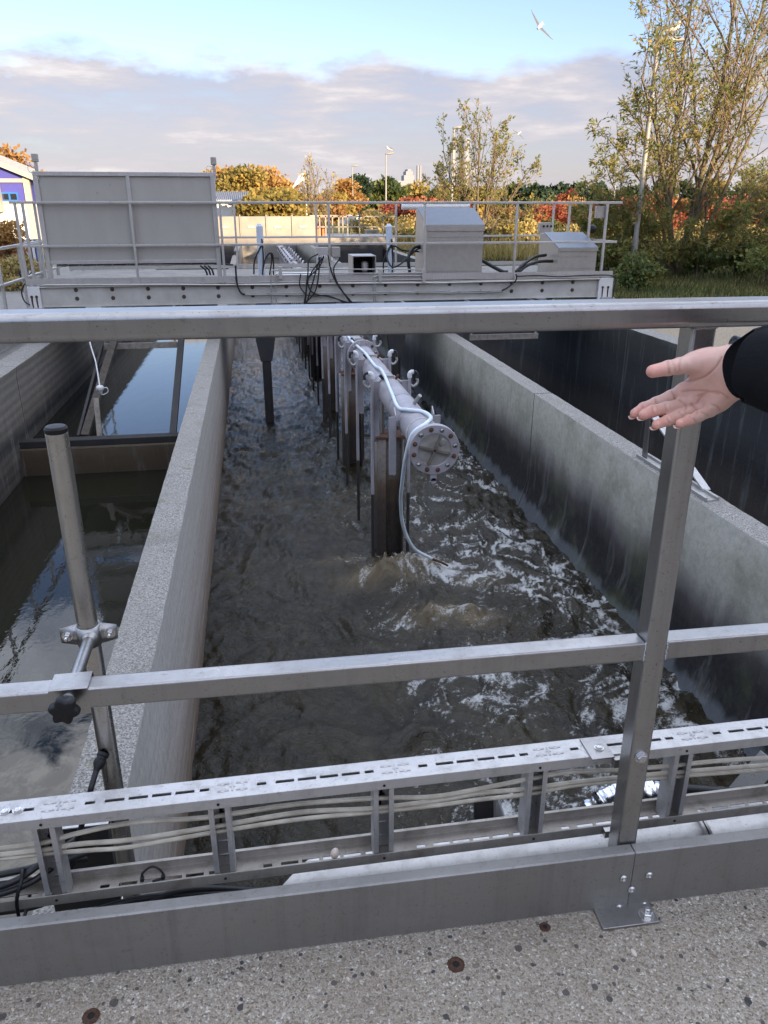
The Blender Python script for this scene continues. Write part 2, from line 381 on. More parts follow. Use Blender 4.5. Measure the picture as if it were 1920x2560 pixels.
wallface('wall_right_face', [(0, (.06,.07,.085)), (.24, (.10,.11,.125)), (.285, (.085,.095,.105)), (.31, (.008,.008,.010)), (.42, (.012,.011,.013)), (.49, (.05,.044,.044)), (.55, (.17,.16,.145)), (.61, (.34,.33,.28)), (.72, (.46,.445,.375)), (.80, (.52,.50,.43)), (1, (.36,.35,.30))], samt=.16, streak=(.46,.46,.42), green=.35, warp=.12)
wallface('wall_left_face', [(0, (.10,.08,.06)), (.22, (.12,.09,.065)), (.27, (.22,.16,.115)), (.34, (.30,.25,.20)), (.46, (.42,.37,.325)), (.7, (.46,.435,.39)), (1, (.42,.40,.36))], samt=.35, streak=(.56,.54,.50), warp=.04, zband=.9)
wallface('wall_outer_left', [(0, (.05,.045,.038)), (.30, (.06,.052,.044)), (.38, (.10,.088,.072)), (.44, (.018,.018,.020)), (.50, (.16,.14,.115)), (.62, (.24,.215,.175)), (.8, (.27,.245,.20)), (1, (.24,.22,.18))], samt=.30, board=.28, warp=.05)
wallface('wall_outer_right', [(0, (.05,.043,.038)), (.22, (.045,.038,.034)), (.36, (.016,.016,.019)), (.52, (.03,.032,.035)), (.66, (.025,.026,.028)), (.84, (.045,.047,.042)), (.94, (.13,.135,.10)), (1, (.2,.2,.17))], samt=.55, streak=(.15,.16,.165), board=.05, warp=.16)
wallface('weir_concrete', [(0, (.03,.025,.015)), (.30, (.07,.05,.03)), (.36, (.09,.07,.045)), (.42, (.05,.04,.03)), (1, (.05,.045,.04))], samt=.2)
wallface('plain_concrete', [(0, (.2,.19,.17)), (1, (.30,.285,.25))], samt=.2)

# turbid churning water
t = NT('churning_water')
foam = t.attr('foam'); fn = t.noise(34, 6, .75, dist=1.1); fn2 = t.noise(150, 4, .7)
fm = t.math('ADD', foam, t.math('MULTIPLY', t.math('SUBTRACT', fn, .5), 1.5)); fm = t.math('ADD', fm, t.math('MULTIPLY', t.math('SUBTRACT', fn2, .5), .9))
fmask = t.ramp(fm, [(.46, 0.0), (.66, .45), (.95, .9)])
bc = t.mix(t.ramp(t.noise(2.3, 5, .6, dist=.8), [(.35, 0.0), (.7, 1.0)]), (.010,.008,.004), (.032,.026,.014))
bc = t.mix(t.math('MULTIPLY', t.attr('crest'), .55), bc, (.20,.155,.09))
t.set(col=t.mix(fmask, bc, (.50,.51,.51)), rough=t.mix(fmask, .03, .6), ior=1.33, spec=.5)
t.bump(t.math('ADD', t.math('MULTIPLY', t.noise(20, 4, .6, dist=1.8), 1.0), t.math('MULTIPLY', t.noise(62, 4, .62, dist=.8), .26)), .46, .03); M['water_rough'] = t.m
# still settling water, a thin scum film on the near part
t = NT('still_water')
yy = t.sepz()[1]
scum = t.ramp(t.math('ADD', t.math('MULTIPLY', t.math('SUBTRACT', 4.35, yy), .9), t.math('MULTIPLY', t.math('SUBTRACT', t.noise(1.5, 6, .6, dist=1.0), .5), 1.6)), [(.45, 0.0), (.62, 1.0)])
blob = t.ramp(t.noise(2.4, 8, .68, dist=1.2), [(.50, 0.0), (.60, 1.0)])
sc_col = t.mix(blob, (.15,.135,.11), (.23,.21,.165)); sc_col = t.mix(t.ramp(t.noise(40, 3, .6), [(.68, 0.0), (.74, .8)]), sc_col, (.05,.04,.03))
t.set(col=t.mix(scum, (.014,.014,.009), sc_col), rough=t.mix(scum, .015, .32), ior=1.33)
t.bump(t.math('ADD', t.noise(7, 3, .5, t.scaled((1, .45, 1)), dist=.5), t.math('MULTIPLY', t.noise(30, 2, .5), .2)), .06, .02); M['water_still'] = t.m
# ground
t = NT('grassy_ground')
a = t.noise(.35, 5, .6); b = t.noise(3.5, 6, .65)
sx = t.sepz()
c = t.mix(t.ramp(a, [(.4, 0.0), (.62, 1.0)]), (.075,.105,.025), (.20,.15,.06)); c = t.mix(t.ramp(b, [(.5, 0.0), (.75, .7)]), c, (.11,.085,.045))
t.set(col=c, rough=.95, spec=.1).bump(b, .6, .08); M['ground'] = t.m
t = NT('paving')
br = t.n('ShaderNodeTexBrick'); br.inputs['Scale'].default_value = 5.0; br.inputs['Mortar Size'].default_value = .015; br.inputs['Color1'].default_value = (.20,.19,.175,1); br.inputs['Color2'].default_value = (.26,.245,.22,1); br.inputs['Mortar'].default_value = (.10,.095,.085,1)
t.l(t.pos, br.inputs['Vector']); t.set(col=t.mix(t.math('MULTIPLY', t.noise(1.2, 6, .6), .5), br.outputs[0], (.16,.15,.13)), rough=.9); M['paving'] = t.m
t = NT('gravel'); g1 = t.noise(60, 5, .7); t.set(col=t.mix(t.ramp(g1, [(.38, 0.0), (.62, 1.0)]), (.20,.16,.11), (.42,.34,.24)), rough=.95).bump(g1, .6, .02); M['gravel'] = t.m
t = NT('deck_plate')
t.set(col=t.mix(t.ramp(t.noise(5, 6, .65), [(.35, 0.0), (.7, 1.0)]), (.27,.255,.225), (.17,.16,.145)), rough=.8).bump(t.noise(60, 3, .6), .3, .01); M['deck'] = t.m
def leafmat(name, stops, trans=.35):
    t = NT(name); c = t.ramp(t.attr('lv'), stops); t.set(col=c, rough=.62, spec=.25)
    tr = t.n('ShaderNodeBsdfTranslucent'); t.l(c, tr.inputs[0]); ms = t.n('ShaderNodeMixShader'); ms.inputs[0].default_value = trans
    t.l(t.b.outputs[0], ms.inputs[1]); t.l(tr.outputs[0], ms.inputs[2]); t.l(ms.outputs[0], t.out.inputs[0]); M[name] = t.m
leafmat('leaf_willow', [(0, (.10,.13,.035)), (.45, (.19,.20,.055)), (.75, (.30,.26,.075)), (1, (.40,.27,.075))], .45)
leafmat('leaf_yellow', [(0, (.16,.14,.04)), (.5, (.30,.225,.06)), (1, (.40,.27,.07))])
leafmat('leaf_orange', [(0, (.21,.11,.04)), (.5, (.36,.185,.06)), (1, (.42,.27,.085))])
leafmat('leaf_red', [(0, (.20,.05,.03)), (.5, (.34,.09,.055)), (1, (.40,.19,.07))])
leafmat('leaf_green', [(0, (.045,.07,.022)), (.5, (.10,.125,.035)), (1, (.19,.18,.05))])
leafmat('leaf_pine', [(0, (.015,.03,.016)), (.6, (.035,.06,.028)), (1, (.06,.08,.035))], .15)
leafmat('leaf_dry', [(0, (.20,.16,.06)), (.5, (.36,.28,.10)), (1, (.46,.37,.15))], .3)
leafmat('grass_blade', [(0, (.045,.06,.02)), (.6, (.10,.10,.035)), (1, (.20,.16,.06))], .3)
leafmat('twig_bare', [(0, (.17,.12,.09)), (1, (.27,.19,.13))], 0.0)

# ------------------------------------------------------------------ setting
GZ = -0.45
def sheet(name, rects, z, mat, kind='structure'):
    m = MB()
    for (a, b, c, d) in rects: m.add([(a,c,z),(b,c,z),(b,d,z),(a,d,z)], [(0,1,2,3)])
    return m.build(name, mat, kind=kind, smooth=0)
HX0, HX1, HY1 = -2.80, 5.0, 46.0
sheet('ground', [(-1500, HX0, -1500, 3000), (HX1, 1500, -1500, 3000), (HX0, HX1, HY1, 3000), (HX0, HX1, -1500, 0.2)], GZ, M['ground'])
sheet('path', [(-6.2, HX0 - .06, 1.2, 44.0)], GZ + .004, M['paving'])
sheet('gravel_strip', [(HX1 + .07, 7.6, 1.2, 12.4)], GZ + .004, M['gravel'])
sheet('service_road', [(8.6, 12.4, 22.0, 160.0), (HX0 - 3, 8.6, 47.5, 51.5)], GZ + .004, M['paving'])
MB().box(-9, 16, -9.5, 1.012, -.24, 0.0).build('walkway', M['walkway'], kind='structure', bevel=.006)

def wall(name, label, prof, y0, y1, mats, joint=None, rough=.004, seed=1):
    """prof: closed outline in (x, z); mats: one material name per edge of the outline"""
    root = thing(name, label, 'wall', ((prof[0][0] + prof[-1][0]) / 2, y0, min(p[1] for p in prof)))
    cuts = [y0] + ([j for j in joint] if joint else []) + [y1]
    rng = random.Random(seed)
    for a, b in zip(cuts[:-1], cuts[1:]):
        a2, b2 = a + (.006 if a != y0 else 0), b - (.006 if b != y1 else 0)
        ys = []; y = a2
        while y < b2: ys.append(y); y += .03 + .012 * max(0, y - 2) ** 1.1
        ys.append(b2)
        P = []
        for i in range(len(prof)):           # subdivide long edges so the faces are not perfectly flat
            p, q = prof[i], prof[(i + 1) % len(prof)]; L = math.hypot(q[0]-p[0], q[1]-p[1]); k = max(1, int(L / .3))
            for j in range(k): P.append((p[0] + (q[0]-p[0]) * j / k, p[1] + (q[1]-p[1]) * j / k, i))
        n = len(P); ys_ = np.array(ys); V = []
        for r_, (px, pz, e) in enumerate(P):
            j1 = rough * (perlin(ys_ * 9, ys_ * 0 + r_ * 3.3, seed) + .6 * perlin(ys_ * 31, ys_ * 0 + r_ * 1.7, seed + 3))
            j2 = rough * (perlin(ys_ * 8, ys_ * 0 + r_ * 2.1 + 40, seed + 5) + .6 * perlin(ys_ * 27, ys_ * 0 + r_ * 5.7, seed + 9))
            V.append(np.stack([px + j1, ys_, pz + j2], 1))
        V = np.stack(V, 1); m = MB(); V = V.reshape(-1, 3); F = []; mi = []
        for i in range(len(ys) - 1):
            for k in range(n):
                k2 = (k + 1) % n; F.append((i*n + k, i*n + k2, (i+1)*n + k2, (i+1)*n + k)); mi.append(P[k][2])
        F.append(tuple(range(n - 1, -1, -1))); mi.append(1); F.append(tuple((len(ys)-1)*n + k for k in range(n))); mi.append(1)
        m.add(V.tolist(), F)
        names = []
        for s in mats:
            if s not in names: names.append(s)
        o = m.build('wall_section', M[names[0]], root, smooth=30)
        for s in names[1:]: o.data.materials.append(M[s])
        o.data.polygons.foreach_set('material_index', [names.index(mats[i % len(mats)]) for i in mi]); o.data.update()
    return root
TOP = -.41
wall('dividing_wall', 'low concrete wall between the calm left channel and the churning middle channel',
     [(-.63, TOP), (-.463, TOP), (-.463, -2.3), (-.63, -2.3)], .30, 46, ['wall_top', 'wall_left_face', 'plain_concrete', 'wall_outer_left'], seed=3)
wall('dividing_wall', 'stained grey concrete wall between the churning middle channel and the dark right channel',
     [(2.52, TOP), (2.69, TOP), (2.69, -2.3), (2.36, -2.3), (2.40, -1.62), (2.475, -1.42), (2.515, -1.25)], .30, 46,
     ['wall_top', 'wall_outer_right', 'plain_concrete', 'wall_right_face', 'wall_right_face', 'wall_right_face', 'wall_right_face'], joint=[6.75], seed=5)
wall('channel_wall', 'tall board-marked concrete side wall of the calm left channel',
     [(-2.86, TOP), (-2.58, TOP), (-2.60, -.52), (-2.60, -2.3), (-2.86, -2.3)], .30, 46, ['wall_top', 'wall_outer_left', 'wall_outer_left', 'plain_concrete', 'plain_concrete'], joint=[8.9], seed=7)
wall('channel_wall', 'dark blackened concrete side wall of the right channel behind the hand',
     [(4.8, -.28), (5.06, -.28), (5.06, -2.3), (4.8, -2.3)], .30, 46, ['wall_top', 'plain_concrete', 'plain_concrete', 'wall_outer_right'], joint=[9.6], seed=9)
MB().box(-2.6, 4.8, .12, .30, -2.3, -.24).build('end_wall', M['plain_concrete'], label='concrete end wall closing the channels under the walkway', cat='wall')
MB().box(-2.6, 4.8, 46.0, 46.3, -2.3, -.40).build('end_wall', M['plain_concrete'], label='concrete end wall closing the channels behind the second bridge', cat='wall')
MB().box(-2.6, 4.8, .12, 46, -2.5, -2.3).build('channel_floor', M['plain_concrete'], kind='structure')

# churning water of the middle channel
WATER = -1.53
def churning():
    ys = [.30]
    while ys[-1] < 15: ys.append(ys[-1] + .013 + .0045 * max(0, ys[-1] - 2.0))
    while ys[-1] < 46: ys.append(ys[-1] + .35)
    ys = np.array(ys); xs = np.linspace(-.50, 2.50, 190)
    Xg, Yg = np.meshgrid(xs, ys)
    wx = .45 * fbm(Xg * 1.3, Yg * 1.0, 11, 3); wy = .45 * fbm(Xg * 1.3 + 9, Yg * 1.0, 23, 3)
    x2, y2 = Xg + wx, Yg + wy
    act = np.clip(.45 + .35 * np.tanh((Xg - .7) * 1.6) + .35 * np.exp(-((Yg - 4.2) / 2.6) ** 2), .2, 1.1)      # livelier towards the air drops
    h = .034 * fbm(x2 * 1.6, y2 * 1.6, 1, 3) + .030 * (1 - np.abs(fbm(x2 * 3.1, y2 * 2.6, 5, 4)) * 2.2) * act + .026 * fbm(x2 * 5.5, y2 * 4.6, 8, 3) + .009 * (1 - np.abs(fbm(x2 * 14, y2 * 11, 18, 3)) * 2)
    ridge = 1 - np.abs(fbm(x2 * 2.0 + 4, y2 * 1.7, 31, 5, .58)) * 3.2
    rid2 = 1 - np.abs(fbm(x2 * 4.6, y2 * 3.8 + 7, 41, 4, .58)) * 2.8
    patch = np.clip(fbm(Xg * .8 + 2, Yg * .7, 51, 3) * 1.5 + .45, 0, 1)
    right = np.clip((Xg - .25) / .8, 0, 1)
    near = np.clip((13.0 - Yg) / 6.0, 0, 1)
    rid3 = 1 - np.abs(fbm(x2 * 8.5 + 3, y2 * 7.0, 45, 4, .6)) * 2.4
    foam = np.clip(ridge, 0, 1) ** 3 * (.26 + .36 * patch) * (.25 + .75 * right) + np.clip(rid2, 0, 1) ** 3 * .60 * (.35 + .65 * patch) * (.25 + .75 * right) + np.clip(rid3, 0, 1) ** 3 * .36 * (.2 + .8 * right) * (.4 + .6 * patch)
    foam = foam * (.35 + .65 * near) + .20 * np.exp(-((Yg - 3.0) / 1.5) ** 2) * right * patch
    edge_r = np.exp(-((Xg - 2.28 - .06 * np.sin(Yg * 3) - .05 * perlin(Yg * 2.2, Yg * 0, 3)) / .06) ** 2) * np.clip(.5 + perlin(Yg * 1.7, Xg * 0 + 5, 9) * 1.4, 0, 1)
    foam = foam + .42 * edge_r
    crest = np.zeros_like(h)
    for (cx, cy, rx, ry, a) in ((1.00, 5.44, .26, .20, .17), (.74, 5.34, .20, .13, .08), (1.26, 5.50, .18, .12, .08), (1.18, 4.72, .22, .14, .11), (1.40, 4.62, .16, .12, .07), (.62, 5.75, .3, .1, .03), (1.62, 5.25, .25, .12, .03)):
        g = np.exp(-((Xg - cx) / rx) ** 2 - ((Yg - cy) / ry) ** 2)
        lump = .35 + 1.3 * np.abs(fbm(x2 * 5 + cx, y2 * 5, 61, 3, .5))
        h += a * g * lump; crest = np.maximum(crest, g * np.clip(a / .07, 0, 1)); foam += .42 * g * np.clip(fbm(x2 * 8, y2 * 8, 77, 3) * 2 + .5, 0, 1)
        ring = np.exp(-((np.sqrt(((Xg - cx) / rx) ** 2 + ((Yg - cy) / ry) ** 2) - 1.5) / .25) ** 2); foam += .28 * ring * patch * a / .07
    h *= np.clip(1.3 - Yg * .03, .5, 1)
    V = np.stack([Xg, Yg, WATER + h], -1).reshape(-1, 3); ny, nx = Xg.shape
    i = np.arange(ny - 1)[:, None] * nx + np.arange(nx - 1)[None, :]; i = i.ravel()
    F = np.stack([i, i + 1, i + 1 + nx, i + nx], 1)
    npmesh('churning_water', V, F, M['water_rough'], vattr={'foam': foam.ravel(), 'crest': crest.ravel()}, kind='structure')
churning()
WEIR_Y = 8.55
m = MB(); m.add([(-2.62,.30,WATER-.02),(-.62,.30,WATER-.02),(-.62,WEIR_Y+.05,WATER-.02),(-2.62,WEIR_Y+.05,WATER-.02)], [(0,1,2,3)]); m.build('still_water', M['water_still'], kind='structure', smooth=0)
zt = Z(310, 1096, WEIR_Y)
m = MB(); m.add([(-2.62,WEIR_Y+.2,zt-.10),(-.62,WEIR_Y+.2,zt-.10),(-.62,46,zt-.10),(-2.62,46,zt-.10)], [(0,1,2,3)]); m.build('still_water', M['water_still'], kind='structure', smooth=0)
m = MB(); m.add([(2.68,.30,-1.72),(4.82,.30,-1.72),(4.82,46,-1.72),(2.68,46,-1.72)], [(0,1,2,3)]); m.build('still_water', M['water_still'], kind='structure', smooth=0)
wr = thing('weir', 'low concrete weir with a black sill across the calm left channel', 'weir', (-1.6, WEIR_Y, -2.3))
MB().box(-2.61, -.62, WEIR_Y, WEIR_Y + .25, -2.3, zt - .075).build('weir_wall', M['weir_concrete'], wr, bevel=.02)
MB().box(-2.61, -.62, WEIR_Y + .02, WEIR_Y + .16, zt - .075, zt).build('sill', M['dark_paint'], wr, bevel=.006)

# the works building behind the camera, whose long shadow lies over the channels
bb = thing('works_building', 'long brick works building standing far behind the walkway', 'building', (24, -34, GZ))
MB().box(-20, 70, -42, -30, GZ, 9.8).build('wall', M['facade_brick'], bb)
m = MB(); m.box(-20.4, 70.4, -42.4, -29.6, 9.8, 10.2); m.build('roof', M['roof_sheet'], bb)
for i in range(20):
    for z in (1.2, 4.6):
        x = -17 + i * 4.2
        f = MB().box(x, x + 2.0, -30, -29.92, z, z + 1.6).build('window', M['white_paint'], bb)
        MB().box(x + .08, x + 1.92, -29.93, -29.9, z + .08, z + 1.52).build('pane', M['window_glass'], f)

# ------------------------------------------------------------------ guard rail in front
gr = thing('guard_rail', 'stainless steel guard rail with square tubes and toe boards along the walkway edge', 'railing', (.6, 1.04, 0))
def dress(o): return o
MB().box(-1.7, 2.6, 1.005, 1.066, 1.063, 1.0985).build('top_rail', M['stainless'], gr, bevel=.009, seg=3)
PX0, PX1, PY0, PY1 = .600, .636, 1.024, 1.064
for px in (PX0, PX0 - 1.92, PX0 + 1.92):
    MB().box(px, px + .036, PY0, PY1, .006, 1.063).build('post', M['stainless'], gr, bevel=.0045, seg=3)
for a, b in ((PX0 - 1.92 + .036, PX0), (PX1, PX0 + 1.92)):
    MB().box(a, b, 1.026, 1.062, .520, .555).build('mid_rail', M['stainless'], gr, bevel=.004, seg=3)
def weld(a, b, r=.0032, n=14):
    m = MB(); a, b = Vector(a), Vector(b); rng = random.Random(5)
    for i in range(n):
        p = a.lerp(b, (i + .5) / n) + Vector((rng.uniform(-1,1), rng.uniform(-1,1), rng.uniform(-1,1))) * .0006
        d = (b - a).normalized(); m.lathe([(0, -.9*r), (.7*r, -.6*r), (r, 0), (.7*r, .6*r), (0, .9*r)], p, d, 8)
    return m
weld((PX0 + .002, PY0 - .001, 1.0625), (PX1 - .002, PY0 - .001, 1.0625)).build('weld', M['bolt_steel'], gr)
weld((PX0 - .001, PY0 + .003, .520), (PX0 - .001, PY0 + .003, .555), .002).build('weld', M['bolt_steel'], gr)
weld((PX1 + .001, PY0 + .003, .520), (PX1 + .001, PY0 + .003, .555), .002).build('weld', M['bolt_steel'], gr)
JX = .622
def toe(x0, x1, name='toe_board'):
    m = MB(); t_ = .003
    pr = [(1.000, .004), (1.000, .1285), (1.0025, .1312), (1.021, .1312), (1.021, .1287), (1.0045, .1287), (1.003, .127), (1.003, .004)]
    m.prism([(x0, y, z) for y, z in pr], (x1 - x0, 0, 0)); return m.build(name, M['stainless_sheet'], gr, smooth=30)
tb1 = toe(-1.7, JX - .0012); tb2 = toe(JX + .0012, 2.6)
def buttonhead(p, r=.0075, parent=None):
    m = MB(); m.lathe([(r, 0), (r * .97, .002), (r * .7, .0042), (r * .42, .005), (r * .42, .0028), (0, .0028)], p, (0, -1, 0), 16); return m.build('screw', M['bolt_steel'], parent)
for (px, py) in ((1548, 2175), (1568, 2202), (1537, 2247)):
    q = at(px, py, 1.0); buttonhead((q.x, .9995, q.z), parent=tb1)
for (px, py) in ((1611, 2166), (1598, 2240)):
    q = at(px, py, 1.0); buttonhead((q.x, .9995, q.z), parent=tb2)
bp = MB().box(.556, .664, .956, 1.075, 0, .006).build('base_plate', M['stainless'], gr, bevel=.001)
def nutbolt(p, up=(0,0,1), r=.010, h=.009, stud=.010, mat='bolt_steel', parent=None, name='bolt'):
    m = MB(); u = Vector(up).normalized(); p = Vector(p)
    m.lathe([(0, 0), (r * 1.5, 0), (r * 1.5, .0015), (r * .2, .0015)], p, u, 18)
    m.lathe([(r * 1.12, .0015), (r * 1.12, .0015 + h * .85), (r * .95, .0015 + h), (0, .0015 + h)], p, u, 6)
    if stud: m.lathe([(r * .55, h), (r * .55, h + stud * .8), (r * .4, h + stud), (0, h + stud)], p, u, 12)
    return m.build(name, M[mat], parent)
nutbolt((.646, .972, .006), parent=bp)
nutbolt((.618, PY0 - .0005, Z(1598, 1873, PY0)), (0, -1, 0), .008, .007, 0, parent=gr)
gr.rotation_euler.z = R(-.9); gr.location.y -= .018      # the rail is not quite square to the channels
# brown weld-rust drips on the post are part of the steel finish; rusty anchor sockets in the slab
for i, (px, py, r) in enumerate(((228, 2541, .011), (1140, 2412, .012), (1362, 2318, .008))):
    d = CAM_Z / ((CAM_Z - at(px, py, 1).z)); q = at(px, py, d)
    a = thing('anchor_socket', ['rusty anchor socket in the walkway below the left toe board', 'rust-rimmed anchor socket in the middle of the walkway', 'small rusty anchor socket beside the post base plate'][i], 'anchor', (q.x, q.y, 0))
    m = MB(); m.lathe([(r * .55, -.004), (r * .55, .0022), (r * .95, .0026), (r * 1.15, .0008), (r * 1.2, -.002)], (q.x, q.y, 0), (0,0,1), 20); m.build('collar', M['rust_dark'], a)
    m = MB(); m.lathe([(0, .0012), (r * .55, .0012), (r * .55, -.002)], (q.x, q.y, 0), (0,0,1), 16); m.build('hole', M['hole_shade'], a)
    rng = random.Random(i); m = MB()
    P = []
    for k in range(26):
        g = k / 26 * 2 * math.pi; rr = r * (1.22 + .12 * rng.random()); P.append((q.x + rr * math.cos(g), q.y + rr * math.sin(g), .0006))
    m.add(P, [tuple(range(26))]); m.build('rust_stain', M['rust_dark'], a, smooth=0)

# loose and half-bedded pebbles standing proud of the worn slab
def pebbles(n=420):
    g = np.random.default_rng(9); V = []; F = []; A = []
    k, rows = 8, 4
    for i in range(n):
        c = np.array([g.uniform(-.75, 1.25), .45 + .53 * g.random() ** .8, 0.0]); r = g.uniform(.0018, .0046) * (1.6 if g.random() < .12 else 1); e = g.uniform(.6, 1.0); a0 = g.random() * 6.28
        for j in range(rows):
            ph = j / (rows - 1) * math.pi / 2; rr = r * math.cos(ph) if j < rows - 1 else r * .25
            for q in range(k):
                th = 2 * math.pi * q / k; w_ = rr * (1 + .22 * math.sin(2 * th + a0) + g.uniform(-.08, .08)); x, y = w_ * math.cos(th), w_ * math.sin(th) * e
                V.append(c + [x * math.cos(a0) - y * math.sin(a0), x * math.sin(a0) + y * math.cos(a0), r * .55 * math.sin(ph) - .0004])
        o = i * k * rows
        for j in range(rows - 1):
            for q in range(k): F.append((o + j*k + q, o + j*k + (q+1) % k, o + (j+1)*k + (q+1) % k, o + (j+1)*k + q)); A.append(0)
        for q in range(0, k - 2, 2): F.append((o + (rows-1)*k, o + (rows-1)*k + q + 1, o + (rows-1)*k + q + 2, o + (rows-1)*k + (q + 3) % k))
        A[-k * (rows - 1):] = []; A += [g.random()] * (k * (rows - 1) + 3)
    t = NT('pebble'); t.set(col=t.ramp(t.attr('lv'), [(0, (.025,.03,.042)), (.35, (.06,.06,.062)), (.6, (.20,.165,.125)), (.85, (.42,.36,.28)), (1, (.62,.58,.5))]), rough=.6); M['pebble'] = t.m
    npmesh('pebbles', V, F, M['pebble'], fattr={'lv': A}, kind='stuff', label='small dark and pale pebbles bedded in the worn walkway', cat='pebbles')
pebbles()

# ------------------------------------------------------------------ cable ladder behind the rail
cl = thing('cable_ladder', 'galvanised cable ladder with slotted side rails bolted behind the guard rail', 'cable ladder', (.2, 1.10, .06))
LY0, LY1 = 1.078, 1.130
rung_px = [(101, 2056), (540, 2002), (954, 1952), (1346, 1908), (1718, 1868)]
RX = [X(px, py, LY0) for px, py in rung_px]
step = (RX[-1] - RX[0]) / 4
RX = [RX[0] + step * i for i in range(-2, 9)]
def slotted(x0, x1, z, lip, down, name):
    m = MB(); slots = []
    for r in RX[:-1]:
        for c, L in ((.26, .016), (.40, .032), (.535, .032), (.67, .032), (.805, .032), (.92, .016)): slots.append((r + step * (c + .0) - L/2 , r + step * c + L/2))
    bx = [x0] + [q for s_ in slots for q in s_ if x0 < q < x1] + [x1]; bx = sorted(set(bx)); ya, yb = (LY0 + LY1) / 2 - .004, (LY0 + LY1) / 2 + .003
    ids = {}
    def V(x, y, zz):
        k = (round(x, 5), round(y, 5), round(zz, 5))
        if k not in ids: ids[k] = len(m.v); m.v.append((x, y, zz))
        return ids[k]
    def quad(*p): m.f.append(tuple(V(*q) for q in p)); m.attr.append(0)
    dz = -lip if down else lip
    for a, b in zip(bx[:-1], bx[1:]):
        hole = any(abs(a - s0) < 1e-6 and abs(b - s1) < 1e-6 for s0, s1 in slots)
        for y0, y1 in ((LY0, ya), (ya, yb), (yb, LY1)):
            if hole and y0 == ya: continue
            quad((a, y0, z), (b, y0, z), (b, y1, z), (a, y1, z))
        quad((a, LY0, z), (a, LY0, z + dz), (b, LY0, z + dz), (b, LY0, z)); quad((a, LY1, z), (b, LY1, z), (b, LY1, z + dz), (a, LY1, z + dz))
        if not down:
            quad((a, LY1, z + dz), (b, LY1, z + dz), (b, LY1 - .006, z + dz), (a, LY1 - .006, z + dz))
        else:
            quad((a, LY1, z + dz), (b, LY1, z + dz), (b, LY1 - .016, z + dz), (a, LY1 - .016, z + dz)); 
    return m.build(name, M['galvanised' if down else 'galvanised_dirty'], cl, smooth=0, solid=.0022, bevel=.0007)
LZ1, LZ0 = .275, .086
up_rail = slotted(-1.3, 2.2, LZ1, .020, True, 'side_rail'); lo_rail = slotted(-1.3, 2.2, LZ0, .021, False, 'side_rail')
def emboss(x):
    m = MB(); y = (LY0 + LY1) / 2
    for sx in (-1, 1):
        for sy in (-1, 1):
            m.lathe([(0, .0016), (.0034, .0013), (.0046, .0002), (.0048, -.001)], (x + sx * .0165, y + sy * .0085, LZ1 + .001), (0,0,1), 10)
            m.tube([(x + sx * .006, y + sy * .0085, LZ1 + .0008), (x + sx * .026, y + sy * .0085, LZ1 + .0008)], .0022, 8)
    m.tube([(x, y - .011, LZ1 + .0008), (x, y + .011, LZ1 + .0008)], .0018, 8); m.tube([(x - .005, y, LZ1 + .0008), (x + .005, y, LZ1 + .0008)], .0018, 8)
    return m.build('embossing', M['galvanised'], up_rail)
def rung(x):
    m = MB(); z0, z1 = LZ0 + .002, LZ1 - .003; w = .0185; yb = LY1 - .014
    pf = [(-w, LY0 + .004), (-w + .009, LY0 + .004), (-w + .009, LY0 + .0058), (-w + .0018, LY0 + .0058), (-w + .0018, yb), (w - .0018, yb), (w - .0018, LY0 + .0058), (w - .009, LY0 + .0058), (w - .009, LY0 + .004), (w, LY0 + .004), (w, yb + .002), (-w, yb + .002)]
    m.prism([(x + a, b, z0) for a, b in pf], (0, 0, z1 - z0)); o = m.build('rung', M['galvanised'], cl, smooth=0)
    m = MB()
    for k in range(5): m.box(x - .0012 - .009, x + .010, yb - .0016, yb - .0002, z0 + .024 + k * .032, z0 + .0265 + k * .032)
    m.build('slot_tab', M['bolt_steel'], o, smooth=0)
    h = MB(); h.lathe([(0, .0007), (.0026, .0007), (.0026, -.001)], (x, LY0 - .0011, LZ1 - .011), (0,-1,0), 12); h.build('pin_hole', M['hole_shade'], up_rail)
    h = MB(); h.lathe([(0, .0007), (.0026, .0007), (.0026, -.001)], (x, LY0 - .0011, LZ0 + .010), (0,-1,0), 12); h.build('pin_hole', M['hole_shade'], lo_rail)
for x in RX:
    if -.95 < x < 1.5: emboss(x + step * .085); rung(x)
m = MB(); m.box(.560, .604, LY0 - .012, LY1 - .004, LZ1 + .0014, LZ1 + .0042); m.build('clip_plate', M['stainless'], cl, bevel=.0008)
q = at(1541, 1846, 1.09); nutbolt((.585, 1.094, LZ1 + .0042), (0,0,1), .006, .004, 0, parent=cl)
m = MB(); m.box(PX0 + .004, PX1 - .004, PY1, LY0 - .001, LZ1 - .02, LZ1 - .002); m.build('mounting_lug', M['stainless'], cl)
m = MB(); m.box(PX0 + .004, PX1 - .004, PY1, LY0 - .001, LZ0 + .002, LZ0 + .018); m.build('mounting_lug', M['stainless'], cl)
for px, py in ((8, 2027), (42, 2026)):
    q = at(px, py, 1.10); nutbolt((q.x, 1.104, LZ1 + .001), (0,0,1), .006, .003, 0, parent=cl)
